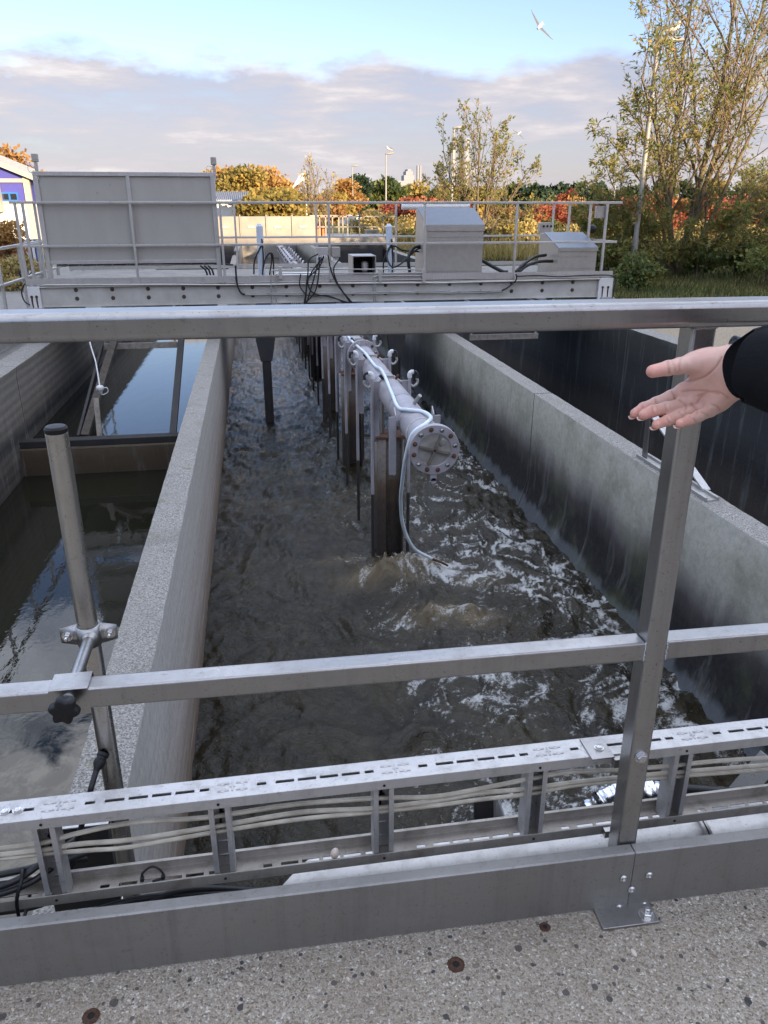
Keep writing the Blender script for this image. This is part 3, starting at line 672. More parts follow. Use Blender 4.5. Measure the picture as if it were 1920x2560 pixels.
# three pale cables inside the ladder
RB = LY1 - .030
def cab(name, pts, r, mat, label, group=None, n=8, cat='cable'):
    m = MB(); m.tube(spline(pts, 10), r, n); return m.build(name, M[mat], label=label, cat=cat, group=group, smooth=60)
zs = lambda px, py: at(px, py, RB)
r_c = .0043
cab('cable', [zs(-60, 2129), zs(100, 2108), zs(200, 2082), zs(330, 2057), zs(520, 2043), zs(730, 2012), zs(930, 1996), zs(1080, 1992), zs(1200, 1972), zs(1330, 1946), zs(1420, 1930), zs(1500, 1927), zs(1640, 1918), zs(1790, 1903), zs(1960, 1892)], r_c, 'cable_white', 'pale cable, uppermost of the three in the cable ladder')
cab('cable', [zs(-60, 2144), zs(100, 2126), zs(200, 2110), zs(330, 2099), zs(540, 2066), zs(750, 2031), zs(930, 2021), zs(1100, 2000), zs(1200, 1983), zs(1320, 1972), zs(1440, 1955), zs(1600, 1939), zs(1760, 1925), zs(1960, 1909)], r_c, 'cable_white', 'pale cable, middle one of the three in the cable ladder')
cab('cable', [zs(-60, 2154), zs(100, 2136), zs(220, 2126), zs(330, 2117), zs(540, 2080), zs(750, 2048), zs(930, 2031), zs(1080, 2015), zs(1200, 1999), zs(1330, 1984), zs(1440, 1963), zs(1600, 1949), zs(1760, 1936), zs(1960, 1921)], r_c * .9, 'cable_white', 'dirty pale cable, lowest of the three in the cable ladder')
for i, x in enumerate(RX):
    if -.9 < x < 1.4:
        zc = LZ0 + .125
        m = MB(); m.bar((x - .003, RB + .012, zc - .032), (x + .001, RB + .012, zc + .030), .004, .003, (0,1,0)); m.bar((x - .002, RB + .011, zc - .004), (x + .003, RB + .011, zc + .006), .008, .006, (0,1,0)); m.build('cable_tie', M['black_plastic'], cl)
# looped black tie and a small pale shell lying in the lower side rail
q = at(385, 2203, 1.112)
tl = MB(); tl.tube(spline([(q.x - .018, 1.104, LZ0 + .004), (q.x - .016, 1.108, LZ0 + .016), (q.x, 1.112, LZ0 + .024), (q.x + .014, 1.108, LZ0 + .018), (q.x + .019, 1.102, LZ0 + .006), (q.x, 1.098, LZ0 + .003)], 8), .0022, 6); tl.lathe([(0, -.004), (.005, -.003), (.005, .003), (0, .004)], (q.x - .018, 1.104, LZ0 + .0055), (1,0,0), 8); tl.lathe([(0, -.004), (.005, -.003), (.005, .003), (0, .004)], (q.x + .019, 1.102, LZ0 + .0065), (1,0,0), 8)
tl.build('loose_tie', M['black_plastic'], label='loose black cable tie curled in the lower ladder rail', cat='cable tie')
q = at(837, 2137, 1.104); m = MB()
m.lathe([(0, -.0105), (.0045, -.0092), (.0072, -.005), (.0080, 0), (.0070, .005), (.0042, .009), (.001, .0115), (0, .0118)], (q.x, 1.1015, LZ0 + .0115), (.25, .1, 1), 18); m.build('shell', M['shell'], label='small pale snail shell lying in the lower ladder rail', cat='shell')

# ------------------------------------------------------------------ sensor pole clamped to the mid rail
PXc, PYc, PR = -.311, 1.212, .0168
sp = thing('sensor_pole', 'round stainless tube with black cap, clamped to the guard rail at the left', 'pole', (PXc, PYc, -.6))
zt_ = Z(142, 1075, PYc)
m = MB(); m.lathe([(PR, 0), (PR, zt_ - .004 + .6), (PR - .001, zt_ - .003 + .6), (PR - .003, zt_ - .003 + .6)], (PXc, PYc, -.6), (0,0,1), 32); m.build('tube', M['stainless_tube'], sp)
m = MB(); m.lathe([(PR - .002, -.006), (PR + .0004, -.003), (PR + .0006, .003), (PR - .002, .0065), (PR * .5, .0078), (0, .008)], (PXc, PYc, zt_), (0,0,1), 32); m.build('cap', M['black_plastic'], sp)
zc = .541
m = MB()
for s in (-1, 1):      # two half shells with flat ears
    prof = []
    for k in range(13):
        g = math.pi * k / 12; prof.append((PXc + math.cos(g) * (PR + .0015) * -1, PYc - s * math.sin(g) * (PR + .0015) - s * .0))
    outer = [(PXc - .046, PYc - s * .0012), (PXc - PR - .004, PYc - s * .0012)] + [(x, y - s * .0012) for x, y in prof] + [(PXc + PR + .004, PYc - s * .0012), (PXc + .046, PYc - s * .0012)]
    n = len(outer)
    vs_ = []; 
    for (x, y) in outer:
        e = abs(x - PXc); hh = .0185 if e < .040 else .0125
        vs_ += [(x, y, zc - hh), (x, y, zc + hh)]
    m.add(vs_, [(2*i, 2*i + 2, 2*i + 3, 2*i + 1) for i in range(n - 1)])
cm = m.build('clamp', M['stainless'], sp, solid=.0028, smooth=40)
for s in (-1, 1):
    nutbolt((PXc + s * .0345, PYc - .003, zc), (0,-1,0), .0062, .006, .008, parent=cm)
m = MB(); m.tube([(PXc + .004, PYc - PR - .001, zc), (PXc + .006, 1.066, zc + .003)], .0098, 20); m.lathe([(.0145, 0), (.0115, .006), (.010, .010)], (PXc + .004, PYc - PR - .0015, zc), (0,-1,0), 20); m.build('arm', M['stainless'], sp)
bx0, bx1 = X(119, 1730, 1.02), X(220, 1730, 1.02)
m = MB(); zt2, zb = .5585, .512
pf = [(1.0215, zb), (1.0215, zt2 - .002), (1.0235, zt2), (1.0645, zt2), (1.0665, zt2 - .002), (1.0665, zb + .01), (1.064, zb + .01), (1.064, zt2 - .003), (1.0240, zt2 - .003), (1.0240, zb)]
m.prism([(bx0, y, z) for y, z in pf], (bx1 - bx0, 0, 0)); br_ = m.build('bracket', M['stainless'], sp, smooth=40, bevel=.0005)
kq = at(158, 1783, .985); ks = (X(168, 1748, 1.02), 1.0215, Z(168, 1752, 1.02))
kd = (Vector((kq.x, kq.y, kq.z)) - Vector(ks)).normalized()
m = MB(); m.cyl(ks, Vector(ks) + kd * .022, .0058, n=16); m.lathe([(.0095, 0), (.0095, .004), (.007, .005)], ks, kd, 16); m.build('knob_stud', M['bolt_steel'], sp)
m = MB(); c0 = Vector(ks) + kd * .018; u = kd.orthogonal().normalized(); b_ = kd.cross(u); N = 60; rings = []
for (rs, tt) in ((.55, 0), (.92, .001), (1.0, .004), (1.0, .013), (.93, .0165), (.78, .018), (.0, .0185)):
    ring = []
    for k in range(N):
        g = 2 * math.pi * k / N; rad = rs * (.0195 + .0026 * math.cos(6 * g) * min(1, rs * 1.1)); ring.append(c0 + kd * tt + (u * math.cos(g) + b_ * math.sin(g)) * rad)
    rings.append(ring)
m.add([p for r_ in rings for p in r_], [(i*N + k, i*N + (k+1) % N, (i+1)*N + (k+1) % N, (i+1)*N + k) for i in range(len(rings) - 1) for k in range(N)]); m.build('star_knob', M['black_plastic'], sp, smooth=50)
gz = Z(247, 1885, PYc - PR)
gd = Vector((-.35, -.75, -.55)).normalized(); g0 = Vector((PXc - .004, PYc - PR + .001, gz))
m = MB(); m.lathe([(.0105, 0), (.0105, .006), (.0088, .007), (.0088, .012), (.0105, .013), (.0105, .021), (.0065, .028), (.005, .033)], g0, gd, 14); m.build('cable_gland', M['black_plastic'], sp)
e0 = g0 + gd * .030
cab('cable', [e0, e0 + gd * .03 + Vector((0,0,-.012)), (PXc - .034, 1.172, gz - .085), (PXc - .062, 1.168, gz - .15), (PXc - .082, 1.166, gz - .215), (PXc - .11, 1.172, gz - .28), (PXc - .17, 1.19, gz - .335), (PXc - .3, 1.22, gz - .37)], .0052, 'black_rubber', 'black cable leaving the gland of the steel pole')
for i, pts in enumerate(([(-.80, 1.11, .118), (-.62, 1.105, .112), (-.53, 1.10, .115), (-.47, 1.10, .128), (-.43, 1.12, .140), (-.38, 1.17, .14)],
                         [(-.80, 1.10, .108), (-.60, 1.10, .100), (-.52, 1.095, .104), (-.45, 1.10, .118), (-.40, 1.13, .128), (-.35, 1.18, .10)],
                         [(-.80, 1.12, .132), (-.60, 1.12, .130), (-.53, 1.115, .130), (-.46, 1.12, .131), (-.42, 1.14, .12), (-.38, 1.20, .06)])):
    cab('cable', pts, .0058, 'black_rubber', 'black cable in the bundle tied to the lower ladder rail', 'bundled black cables')
for i, pts in enumerate(([(-.62, 1.045, .06), (-.45, 1.05, .055), (-.38, 1.06, .065), (-.25, 1.10, .05), (-.05, 1.14, -.02)], [(-.66, 1.06, .045), (-.40, 1.06, .04), (-.30, 1.08, .045), (-.18, 1.12, .035), (.0, 1.16, -.05)])):
    cab('cable', pts, .0065, 'black_rubber', 'black cable running below the ladder behind the toe board', 'black cables behind the toe board')
q = at(30, 2210, 1.075)
m = MB(); lp = [(q.x, 1.070, .058), (q.x + .003, 1.070, .112), (q.x + .012, 1.085, .142), (q.x + .008, 1.11, .142), (q.x + .002, 1.135, .10), (q.x, 1.135, .060), (q.x, 1.10, .052)]
m.tube(spline(lp + [lp[0]], 6), .0032, 6); m.build('bundle_tie', M['black_plastic'], label='black tie holding the cable bundle to the ladder', cat='cable tie')

# sheet-metal duct, foil-wrapped pipe, strut and brackets hanging under the walkway edge
du = thing('steel_duct', 'wide stainless duct running along below the ladder at the right', 'duct', (.9, 1.16, -.22))
def duct(x0, x1, mitre, r, name):
    m = MB(); n = 40; A, B = [], []
    for k in range(n):
        g = 2 * math.pi * k / n; y = 1.165 + r * math.sin(g); z = -.112 + r * math.cos(g)
        A.append((x0 + (mitre * (.06 - (y - 1.165)) * 1.1 if mitre else 0), y, z)); B.append((x1, y, z))
    m.add(A + B, [(k, (k+1) % n, n + (k+1) % n, n + k) for k in range(n)] + [tuple(range(n)), tuple(n + k for k in range(n - 1, -1, -1))]); return m.build(name, M['galvanised'], du)
duct(.10, .855, -1, .132, 'duct_section'); duct(.862, 2.4, 0, .118, 'duct_section')
m = MB(); m.lathe([(.118, 0), (.142, 0), (.142, .006), (.118, .006)], (.852, 1.165, -.112), (1,0,0), 40); m.lathe([(.118, .009), (.142, .009), (.142, .015), (.118, .015)], (.852, 1.165, -.112), (1,0,0), 40); m.build('flange', M['stainless'], du)
F_ = lambda px, py, Y=1.55: at(px, py, Y)
pp = spline([F_(1470, 2060), F_(1500, 2010), F_(1545, 1982), F_(1600, 1975), F_(1650, 1984), F_(1700, 1995), F_(1760, 1998), F_(1810, 1996), F_(1860, 2004), F_(1960, 2012)], 24)
fo = thing('foil_pipe', 'pipe wrapped in crinkled silver foil behind the guard rail post', 'pipe', pp[0])
rng = random.Random(4); m = MB(); rr = [.028 + .003 * math.sin(i * .42) + .002 * math.sin(i * 1.07 + 1) + rng.uniform(-.0012, .0012) for i in range(len(pp))]; rr[0:16] = [.020] * 16
m.tube(pp, rr, 40); o = m.build('foil_wrap', M['foil'], fo, smooth=25)
dm = o.modifiers.new('d', 'DISPLACE'); tx = bpy.data.textures.new('crinkle', 'VORONOI'); tx.noise_scale = .022; dm.texture = tx; dm.strength = .012; dm.texture_coords = 'LOCAL'
m = MB(); p_ = pp[27]; d_ = (pp[30] - pp[24]).normalized(); m.lathe([(.031, -.004), (.033, -.003), (.033, .003), (.031, .004)], p_, d_, 20); m.build('strap', M['black_plastic'], fo)
stt = thing('steel_strut', 'diagonal steel angle strut at the right end of the foil-wrapped pipe', 'strut', F_(1815, 1995))
MB().bar(F_(1800, 2040, 1.45), F_(1925, 1895, 1.45), .055, .008, (0, -.5, 1)).build('strut', M['dull_steel'], stt)
MB().bar(F_(1822, 2045, 1.48), F_(1945, 1905, 1.48), .008, .05, (0, -.5, 1)).build('flange', M['dull_steel'], stt)
m = MB(); m.prism([F_(1862, 2020, 1.55), F_(1935, 2005, 1.55), F_(1895, 1952, 1.55)], (0, .006, 0)); m.build('gusset', M['galvanised'], stt)
cab('cable', [(.86, 1.22, .035), (.95, 1.20, .03), (1.05, 1.18, .028), (1.2, 1.17, .03), (1.5, 1.17, .03)], .011, 'black_rubber', 'thick black cable lying on the steel duct at the right')
bk = thing('support_bracket', 'dark steel box bracket between ladder and water in the middle', 'bracket', F_(1200, 2060, 1.35))
m = MB(); a, b, c, d = F_(1186, 2062, 1.35), F_(1234, 2056, 1.35), F_(1234, 1994, 1.35), F_(1186, 1999, 1.35); m.prism([a, b, c, d], (0, .008, 0)); m.build('back_plate', M['dark_paint'], bk)
m = MB(); e, f_ = F_(1262, 2052, 1.30), F_(1243, 1994, 1.30); m.prism([b, c, f_, e], (.004, 0, 0)); m.build('side_plate', M['galvanised'], bk)
db = thing('cable_box', 'dark steel box on the wall head behind the sensor pole', 'box', F_(210, 2170, 1.42))
a = F_(120, 2200, 1.42); b = F_(268, 2058, 1.42)
MB().box(a.x, b.x, 1.42, 1.455, a.z - .1, b.z).build('body', M['dark_paint'], db, bevel=.003)
MB().box(a.x - .003, b.x + .003, 1.415, 1.46, b.z, b.z + .003).build('lid', M['galvanised'], db)
MB().box(-.463 + .001, -.463 + .055, 1.45, 1.62, -.9, TOP + .02).build('cover_plate', M['galvanised'], label='pale metal cover plate on the wall end beside the sensor pole', cat='plate')

# ------------------------------------------------------------------ aeration pipe on piles in the middle channel
AX, AZ, PRAD = 1.0, -.125, .100
ap = thing('aeration_pipe', 'long grey steel air pipe with bolted end flange running down the middle channel', 'pipe', (AX, 4.28, AZ - .2))
plain('pipe_grey', (.40,.39,.42), .45, metal=.35, var=.25, scale=5, dark=(.30,.27,.27))
m = MB(); m.lathe([(PRAD, 0), (PRAD, 40.0)], (AX, 4.30, AZ), (0,1,0), 40); m.build('pipe', M['pipe_grey'], ap)
plain('rib_steel', (.17,.15,.12), .6, metal=.2, var=.4, scale=30)
plain('flange_face', (.34,.33,.31), .5, metal=.3, var=.35, scale=18, dark=(.22,.2,.17))
m = MB(); m.lathe([(0, 0), (.097, 0)], (AX, 4.2675, AZ), (0,1,0), 40); m.build('blind_plate', M['flange_face'], ap)
ef = MB(); ef.lathe([(PRAD, .045), (.150, .045), (.1525, .042), (.1525, .026), (.150, .024), (.150, .022), (.1525, .020), (.1525, .003), (.150, 0), (.102, 0), (.098, .006), (0, .006)], (AX, 4.262, AZ), (0,1,0), 56); eff = ef.build('end_flange', M['pipe_grey'], ap, smooth=30)
for k in range(12):
    g = 2 * math.pi * (k + .35) / 12; p = (AX + .126 * math.cos(g), 4.2615, AZ + .126 * math.sin(g))
    nutbolt(p, (0,-1,0), .0095, .011, .006 if k in (6,7,8,5) else 0, 'rust' if k in (5, 6, 8, 9, 1, 3, 11) else 'bolt_steel', eff)
for ang in (math.radians(68), math.radians(-15)):
    d = Vector((math.cos(ang), 0, math.sin(ang))); c = Vector((AX, 4.258, AZ)); m = MB(); m.bar(c - d * .096, c + d * .096, .013, .020, (0,1,0)); m.build('rib', M['rib_steel'], eff)
m = MB(); m.lathe([(0, -.004), (.020, -.003), (.024, .001)], (AX + .045, 4.266, AZ + .045), (0,1,0), 20); m.build('boss', M['dull_steel'], eff)
m = MB(); m.box(AX - .018, AX + .018, 4.268, 4.284, AZ - .195, AZ - .148); m.lathe([(0, 0), (.018, 0), (.018, .016), (0, .016)], (AX, 4.268, AZ - .195), (0,1,0), 16); m.build('lug', M['pipe_grey'], eff)
for y in (7.35, 13.5, 19.5, 25.5):
    m = MB(); m.lathe([(PRAD, 0), (.150, 0), (.150, .02), (.146, .021), (.146, .024), (.150, .025), (.150, .045), (PRAD, .045)], (AX, y, AZ), (0,1,0), 44); fl = m.build('joint_flange', M['pipe_grey'], ap, smooth=30)
    for k in range(12):
        g = 2 * math.pi * (k + .5) / 12; nutbolt((AX + .126 * math.cos(g), y, AZ + .126 * math.sin(g)), (0,-1,0), .0095, .011, 0, 'rust' if k % 4 == 1 else 'bolt_steel', fl)
for y in (4.92, 5.30, 6.02, 6.55):
    m = MB(); m.lathe([(PRAD, 0), (PRAD + .003, .001), (PRAD + .003, .008), (PRAD, .009)], (AX, y, AZ), (0,1,0), 40); m.build('weld_seam', M['pipe_grey'], ap)
# drops: a channel plate each side of the pipe, a thin down pipe, an elbow and a hose from the saddle collar
def drop(y, s, plate_only=False):
    x = AX + s * .128; o = []
    z0, z1 = (-.52, -.035) if not plate_only else (-.50, -.020)
    m = MB(); w_ = .030
    if plate_only:
        m.prism([(x - s * .0 - .004, y - .03, z0 + .03), (x - .004, y + .03, z0), (x - .004, y + .03, z1 - .0), (x - .004, y - .03, z1 - .04)], (.008, 0, 0)); m.box(x + s * .002, x + s * .045, y - .030, y - .022, z0 + .03, z1 - .05)
    else:
        m.box(x - s * .012 - .028, x - s * .012 + .028, y - .004, y + .004, z0, z1); m.box(x + s * .012 - .004, x + s * .012 + .004, y - .03, y + .004, z0, z1)
    pl = m.build('hanger_plate', M['pipe_grey'], ap, smooth=0, bevel=.002)
    m = MB(); m.box(AX + s * .09, x, y + .004, y + .012, AZ - .02, AZ + .02); m.build('hanger_arm', M['pipe_grey'], ap)
    if plate_only: return
    xd = x + s * .018
    m = MB(); m.tube([(xd, y - .018, .012), (xd, y - .018, -.95)], .0135, 12); m.build('down_pipe', M['pipe_grey'], ap)
    m = MB(); m.tube([(xd, y - .018, -.95), (xd, y - .018, -2.2)], .0137, 12); m.build('down_pipe_lower', M['dark_paint'], ap)
    if y < 9 or y > 14:
        m = MB(); m.tube([(xd, y - .018, -.012), (xd, y - .018, .012), (xd + s * .004, y - .018, .022), (xd + s * .016, y - .018, .030), (xd + s * .030, y - .018, .031)], [.018, .019, .019, .0185, .017], 12); m.build('elbow', M['fitting_white'], ap)
        a0 = Vector((xd + s * .030, y - .018, .031))
        m = MB(); m.tube(spline([a0, a0 + Vector((s * .018, 0, -.002)), a0 + Vector((s * .030, -.002, -.022)), a0 + Vector((s * .026, -.004, -.05))], 8), .0105, 10); m.build('hose_bend', M['black_rubber'], ap)
        a1 = a0 + Vector((s * .026, -.004, -.05))
        m = MB(); m.tube(spline([a1, a1 + Vector((s * .006, 0, -.03)), a1 + Vector((-s * .025, 0, -.062)), (x + s * .006, y + .02, -.058), (AX + s * .085, y + .05, AZ + .072), (AX + s * .03, y + .055, AZ + .112)], 8), .0105, 10); m.build('air_hose', M['dull_steel'], ap)
        m = MB(); m.cyl((AX + s * .045, y + .05, AZ + .088), (AX + s * .075, y + .05, AZ + .125), .012, n=10); m.build('nipple', M['rust'] if s > 0 else M['dark_paint'], ap)
for s in (-1, 1):
    drop(4.88, s, True)
    for i in range(22): drop(5.80 + .905 * i, s)
for i in range(5):
    y = 5.84 + .905 * i
    m = MB(); m.lathe([(PRAD, 0), (PRAD + .008, .001), (PRAD + .008, .034), (PRAD, .035)], (AX, y, AZ), (0,1,0), 40); m.box(AX - .03, AX + .03, y + .002, y + .030, AZ + PRAD, AZ + PRAD + .02); m.build('saddle_clamp', M['dull_steel'], ap)
m = MB(); m.cyl((AX + .03, 5.02, AZ + .10), (AX + .055, 4.96, AZ + .165), .013, n=12); m.build('air_nipple', M['dull_steel'], ap)
m = MB(); m.tube([(AX + (PRAD + .002) * math.sin(g), 4.62, AZ + (PRAD + .002) * math.cos(g)) for g in [math.radians(a) for a in range(-125, 100, 9)]], .0028, 6); m.build('band', M['fitting_white'], ap)
# piles
steel('pile_steel', (.20,.18,.155), .5, .7, dirt=(.10,.055,.03), damt=.8, scale=14, metal=.35)
t = NT('pile_below'); zc_ = t.math('ADD', t.sepz()[2], t.math('MULTIPLY', t.math('SUBTRACT', t.noise(8, 5, .6), .5), .35))
mr = t.n('ShaderNodeMapRange'); t.l(zc_, mr.inputs[0]); mr.inputs[1].default_value = -1.6; mr.inputs[2].default_value = -.45
c = t.ramp(mr.outputs[0], [(.0, (.02,.018,.016)), (.45, (.035,.028,.022)), (.62, (.10,.07,.045)), (.8, (.21,.19,.165)), (1, (.27,.25,.22))])
c = t.mix(t.math('MULTIPLY', t.ramp(t.noise(30, 6, .7), [(.5, 0.0), (.7, 1.0)]), .6), c, (.10,.05,.025)); t.set(col=c, rough=.7, spec=.4).bump(t.noise(40, 5, .7), .5, .01); M['pile'] = t.m
plabels = ['near rusty steel pile under the bolted pipe flange', 'second steel pile under the air pipe, behind the first', 'third steel pile under the air pipe', 'fourth steel pile under the air pipe below the bridge']
def pile(y, label, group=None):
    r_ = thing('support_pile', label, 'pile', (AX, y, -2.3), group)
    m = MB(); x0, x1, d0, d1, t_ = AX - .105, AX + .105, y - .09, y + .09, .012
    m.box(x0, x0 + t_, d0, d1, -2.3, -.49); m.box(x1 - t_, x1, d0, d1, -2.3, -.49); m.box(x0 + t_, x1 - t_, y - .006, y + .006, -2.3, -.49); m.box(x0 + t_, x0 + .065, d0, d0 + t_, -2.3, -.49); m.build('column', M['pile'], r_, smooth=0, bevel=.002)
    m = MB(); m.box(x0 - .012, x1 + .012, d0 - .012, d1 + .012, -.49, -.474); m.build('head_plate', M['rust'], r_, bevel=.002)
    for sx, mt in ((-.05, 'stainless_tube'), (.02, 'rust')):
        m = MB(); m.cyl((AX + sx, y + .02, -.474), (AX + sx, y + .02, AZ - .085), .016, n=12); m.build('jack_rod', M[mt], r_)
for i in range(7): pile(5.86 + 2.46 * i, plabels[i] if i < 4 else 'steel pile under the air pipe beyond the bridge', None if i < 4 else 'piles beyond the bridge')
# white water hose laid on the pipe and hanging off its end
wh = thing('water_hose', 'pale blue-white hose laid along the air pipe and hanging into the water', 'hose', (AX, 5.3, -1.45))
top = AZ + PRAD + .010
tip0 = Vector((1.24, 5.30, -1.33))
hp = [(AX - .06, 8.6, top + .01), (AX - .075, 7.75, top - .01), (AX - .055, 7.2, top - .004), (AX - .06, 6.75, top + .022), (AX - .045, 6.3, top), (AX - .04, 5.95, top + .024), (AX - .065, 5.4, top - .012), (AX - .085, 5.0, top - .03), (AX - .045, 4.82, top - .004), (AX + .03, 4.74, top), (AX + .05, 4.60, top - .002), (AX - .01, 4.46, top), (AX - .10, 4.44, AZ + .05), (AX - .128, 4.5, AZ - .12), (AX - .118, 4.65, AZ - .32), (AX - .09, 4.85, AZ - .55), (AX - .03, 5.05, AZ - .82), (AX + .08, 5.20, AZ - 1.06), tip0]
m = MB(); m.tube(spline(hp, 10), .0125, 12); m.build('hose', M['hose_white'], wh, smooth=70)
m = MB(); m.tube([tip0 - Vector((.012, .004, -.006)), tip0 + Vector((.09, .02, -.05)), tip0 + Vector((.14, .03, -.085))], [.011, .0095, .009], 10); m.build('nozzle', M['rust'], wh)

# ------------------------------------------------------------------ travelling bridge
YB, YK = 10.6, 13.05
def bz(px, py, Y=YB): return Z(px, py, Y)
XL, XR = X(64, 700, YB), X(1533, 690, YB)
tbg = thing('travelling_bridge', 'grey steel travelling bridge with railings spanning all three channels', 'bridge', ((XL + XR) / 2, YB, -.4))
zt1, zb1 = .262, .012          # beam top and bottom
m = MB(); m.box(XL + .02, XR - .02, YB + .02, YB + .032, zb1, zt1); m.box(XL + .02, XR - .02, YB - .012, YB + .02, zb1, zb1 + .012); m.box(XL + .02, XR - .02, YB - .012, YB + .02, zt1 - .012, zt1); fb = m.build('front_beam', M['beam_paint'], tbg, smooth=0, bevel=.002)
m = MB(); m.box(XL + .02, XR - .02, YK - .032, YK - .02, zb1, zt1); m.build('rear_beam', M['beam_paint'], tbg, smooth=0)
plain('bolt_dark', (.07,.05,.035), .7, var=.4, scale=40)
b0 = None
for i in range(16):
    x = -2.215 + .4415 * i
    for z in (.218, .112):
        if b0 is None: b0 = nutbolt((x, YB + .0195, z), (0,-1,0), .017, .014, 0, 'bolt_dark', fb)
        else: inst(b0, (x - bx_, 0, z - bz_))
        if i == 0 and z == .218: bx_, bz_ = x, z
for x0, x1 in ((XL, XL + .15), (XR - .21, XR)):
    m = MB(); m.box(x0, x1, YB - .02, YB + .018, -.03, zt1 + .006); ep = m.build('end_plate', M['white_paint'], tbg, bevel=.003)
    for k in (.3, .68):
        xx = x0 + (x1 - x0) * k; nutbolt((xx, YB - .0205, .145), (0,-1,0), .012, .012, .02, 'rust', ep)
        m = MB(); m.add([(xx - .010, YB - .0212, .135), (xx - .013, YB - .0212, .09), (xx - .004, YB - .0212, -.01 - .03 * k), (xx + .010, YB - .0212, -.02), (xx + .008, YB - .0212, .08), (xx + .010, YB - .0212, .135)], [(0,1,2,3,4,5)]); m.build('rust_streak', M['rust'], ep, smooth=0)
for x0, x1, zw in ((-2.84, -2.60, TOP), (4.80, 5.04, -.28)):      # end carriages on the side walls
    m = MB(); m.box(x0 + .02, x1 - .02, YB - .05, YK + .05, zw + .12, zb1); cg = m.build('end_carriage', M['dull_steel'], tbg, bevel=.004)
    for yy in (YB + .25, YK - .25):
        m = MB(); m.lathe([(0, 0), (.10, 0), (.11, .01), (.11, .07), (.10, .08), (0, .08)], ((x0 + x1) / 2 - .04, yy, zw + .112), (1,0,0), 24); m.build('wheel', M['black_rubber'], cg)
MB().box(XL + .02, XR - .02, YB + .033, YK - .033, zt1 - .05, zt1 + .012).build('deck', M['deck'], tbg)
tz0, tz1 = .285, .365
for a, b in ((XL + .005, X(590, 690, YB)), (X(590, 690, YB) + .004, X(1080, 690, YB)), (X(1080, 690, YB) + .004, X(1285, 690, YB)), (X(1285, 690, YB) + .03, XR - .01)):
    MB().box(a, b, YB - .006, YB - .001, tz0, tz1 - .002).build('toe_board', M['aluminium'], tbg)
MB().box(XL + .02, XR, YK - .006, YK, tz0, tz1 - .02).build('toe_board', M['aluminium'], tbg)
zr0, zr1 = 1.232, 1.262
zm = .745
def rails(Y, x0, x1, posts, w=.030):
    MB().box(x0, x1, Y - .02, Y + .02, zr0, zr1).build('top_rail', M['aluminium'], tbg, bevel=.004)
    MB().box(x0 + .02, x1 - .02, Y - .016, Y + .016, zm - .014, zm + .014).build('mid_rail', M['aluminium'], tbg, bevel=.003)
    for x in posts: MB().box(x - w / 2, x + w / 2, Y - .018, Y + .018, zt1 + .012, zr0).build('post', M['aluminium'], tbg, bevel=.003)
fposts = [X(43, 560, YB), X(62, 560, YB), X(335, 610, YB), X(556, 610, YB), X(824, 609, YB), X(1062, 609, YB), X(1290, 605, YB), X(1512, 604, YB)]
rails(YB + .03, X(20, 500, YB), X(1558, 506, YB), fposts)
kposts = [X(590, 591, YK), X(791, 591, YK), X(989, 591, YK), X(1183, 560, YK), X(1382, 534, YK)]
rails(YK - .03, XL, XR, kposts)
for xx in (XL + .02, XR - .03):
    MB().box(xx - .015, xx + .015, YB + .06, YK - .06, zr0, zr1).build('side_rail', M['aluminium'], tbg); MB().box(xx - .012, xx + .012, YB + .06, YK - .06, zm - .014, zm + .014).build('side_rail', M['aluminium'], tbg)
    for yy in (YB + .9, YB + 1.7): MB().box(xx - .015, xx + .015, yy, yy + .03, zt1, zr0).build('post', M['aluminium'], tbg)
# scraper legs
def leg(px, Y=10.3):
    x = X(px, 1000, Y); m = MB()
    m.prism([(x - .125, Y, .01), (x + .125, Y, .01), (x + .125, Y, -.42), (x + .075, Y, -.70), (x - .075, Y, -.70), (x - .125, Y, -.42)], (0, .08, 0)); lg = m.build('scraper_bracket', M['dark_paint'], tbg, bevel=.004)
    m = MB(); m.box(x - .058, x + .058, Y + .012, Y + .03, -2.2, -.70); m.box(x - .058, x - .046, Y - .03, Y + .012, -2.2, -.70); m.box(x + .046, x + .058, Y - .03, Y + .012, -2.2, -.70); m.build('scraper_leg', M['dark_paint'], tbg, smooth=0)
    MB().box(x - .10, x + .10, Y, YB + .1, -.02, .011).build('leg_mount', M['dark_paint'], tbg)
leg(672); leg(990)
for (a, b, y0) in ((253, 443, 857), (1175, 1346, 835)):
    Y = 10.2; x0, x1 = X(a, y0, Y), X(b, y0, Y); z1 = Z((a + b) / 2, y0, Y)
    MB().box(x0, x1, Y, Y + .03, z1 - .075, z1).build('hanging_bar', M['timber_grey'], tbg, bevel=.003)
    for xx in (x0 + .03, x1 - .03): MB().box(xx - .012, xx + .012, Y + .03, Y + .05, z1 - .06, .012).build('hanger', M['dull_steel'], tbg); 
    for xx in (x0 + .03, x1 - .03): MB().box(xx - .012, xx + .012, Y + .03, YB + .04, -.012, .0115).build('hanger_arm', M['dull_steel'], tbg)
plain('timber_dark', (.085,.07,.055), .85, var=.5, scale=20, bump=.3)
# slanting scraper arms in the left and right channels
for p, q_, w_, mt in ((at(455, 842, 10.2), at(432, 1088, 8.75), .075, 'dark_paint'), (at(292, 848, 10.2), at(212, 1090, 8.75),   .085, 'timber_dark'), (at(262, 850, 10.25), at(196, 1092, 8.85), .03, 'dark_paint')):
    MB().bar(p + Vector((0, .25, .12)), q_, w_, .05, (0,-1,1)).build('scraper_arm', M[mt], tbg)
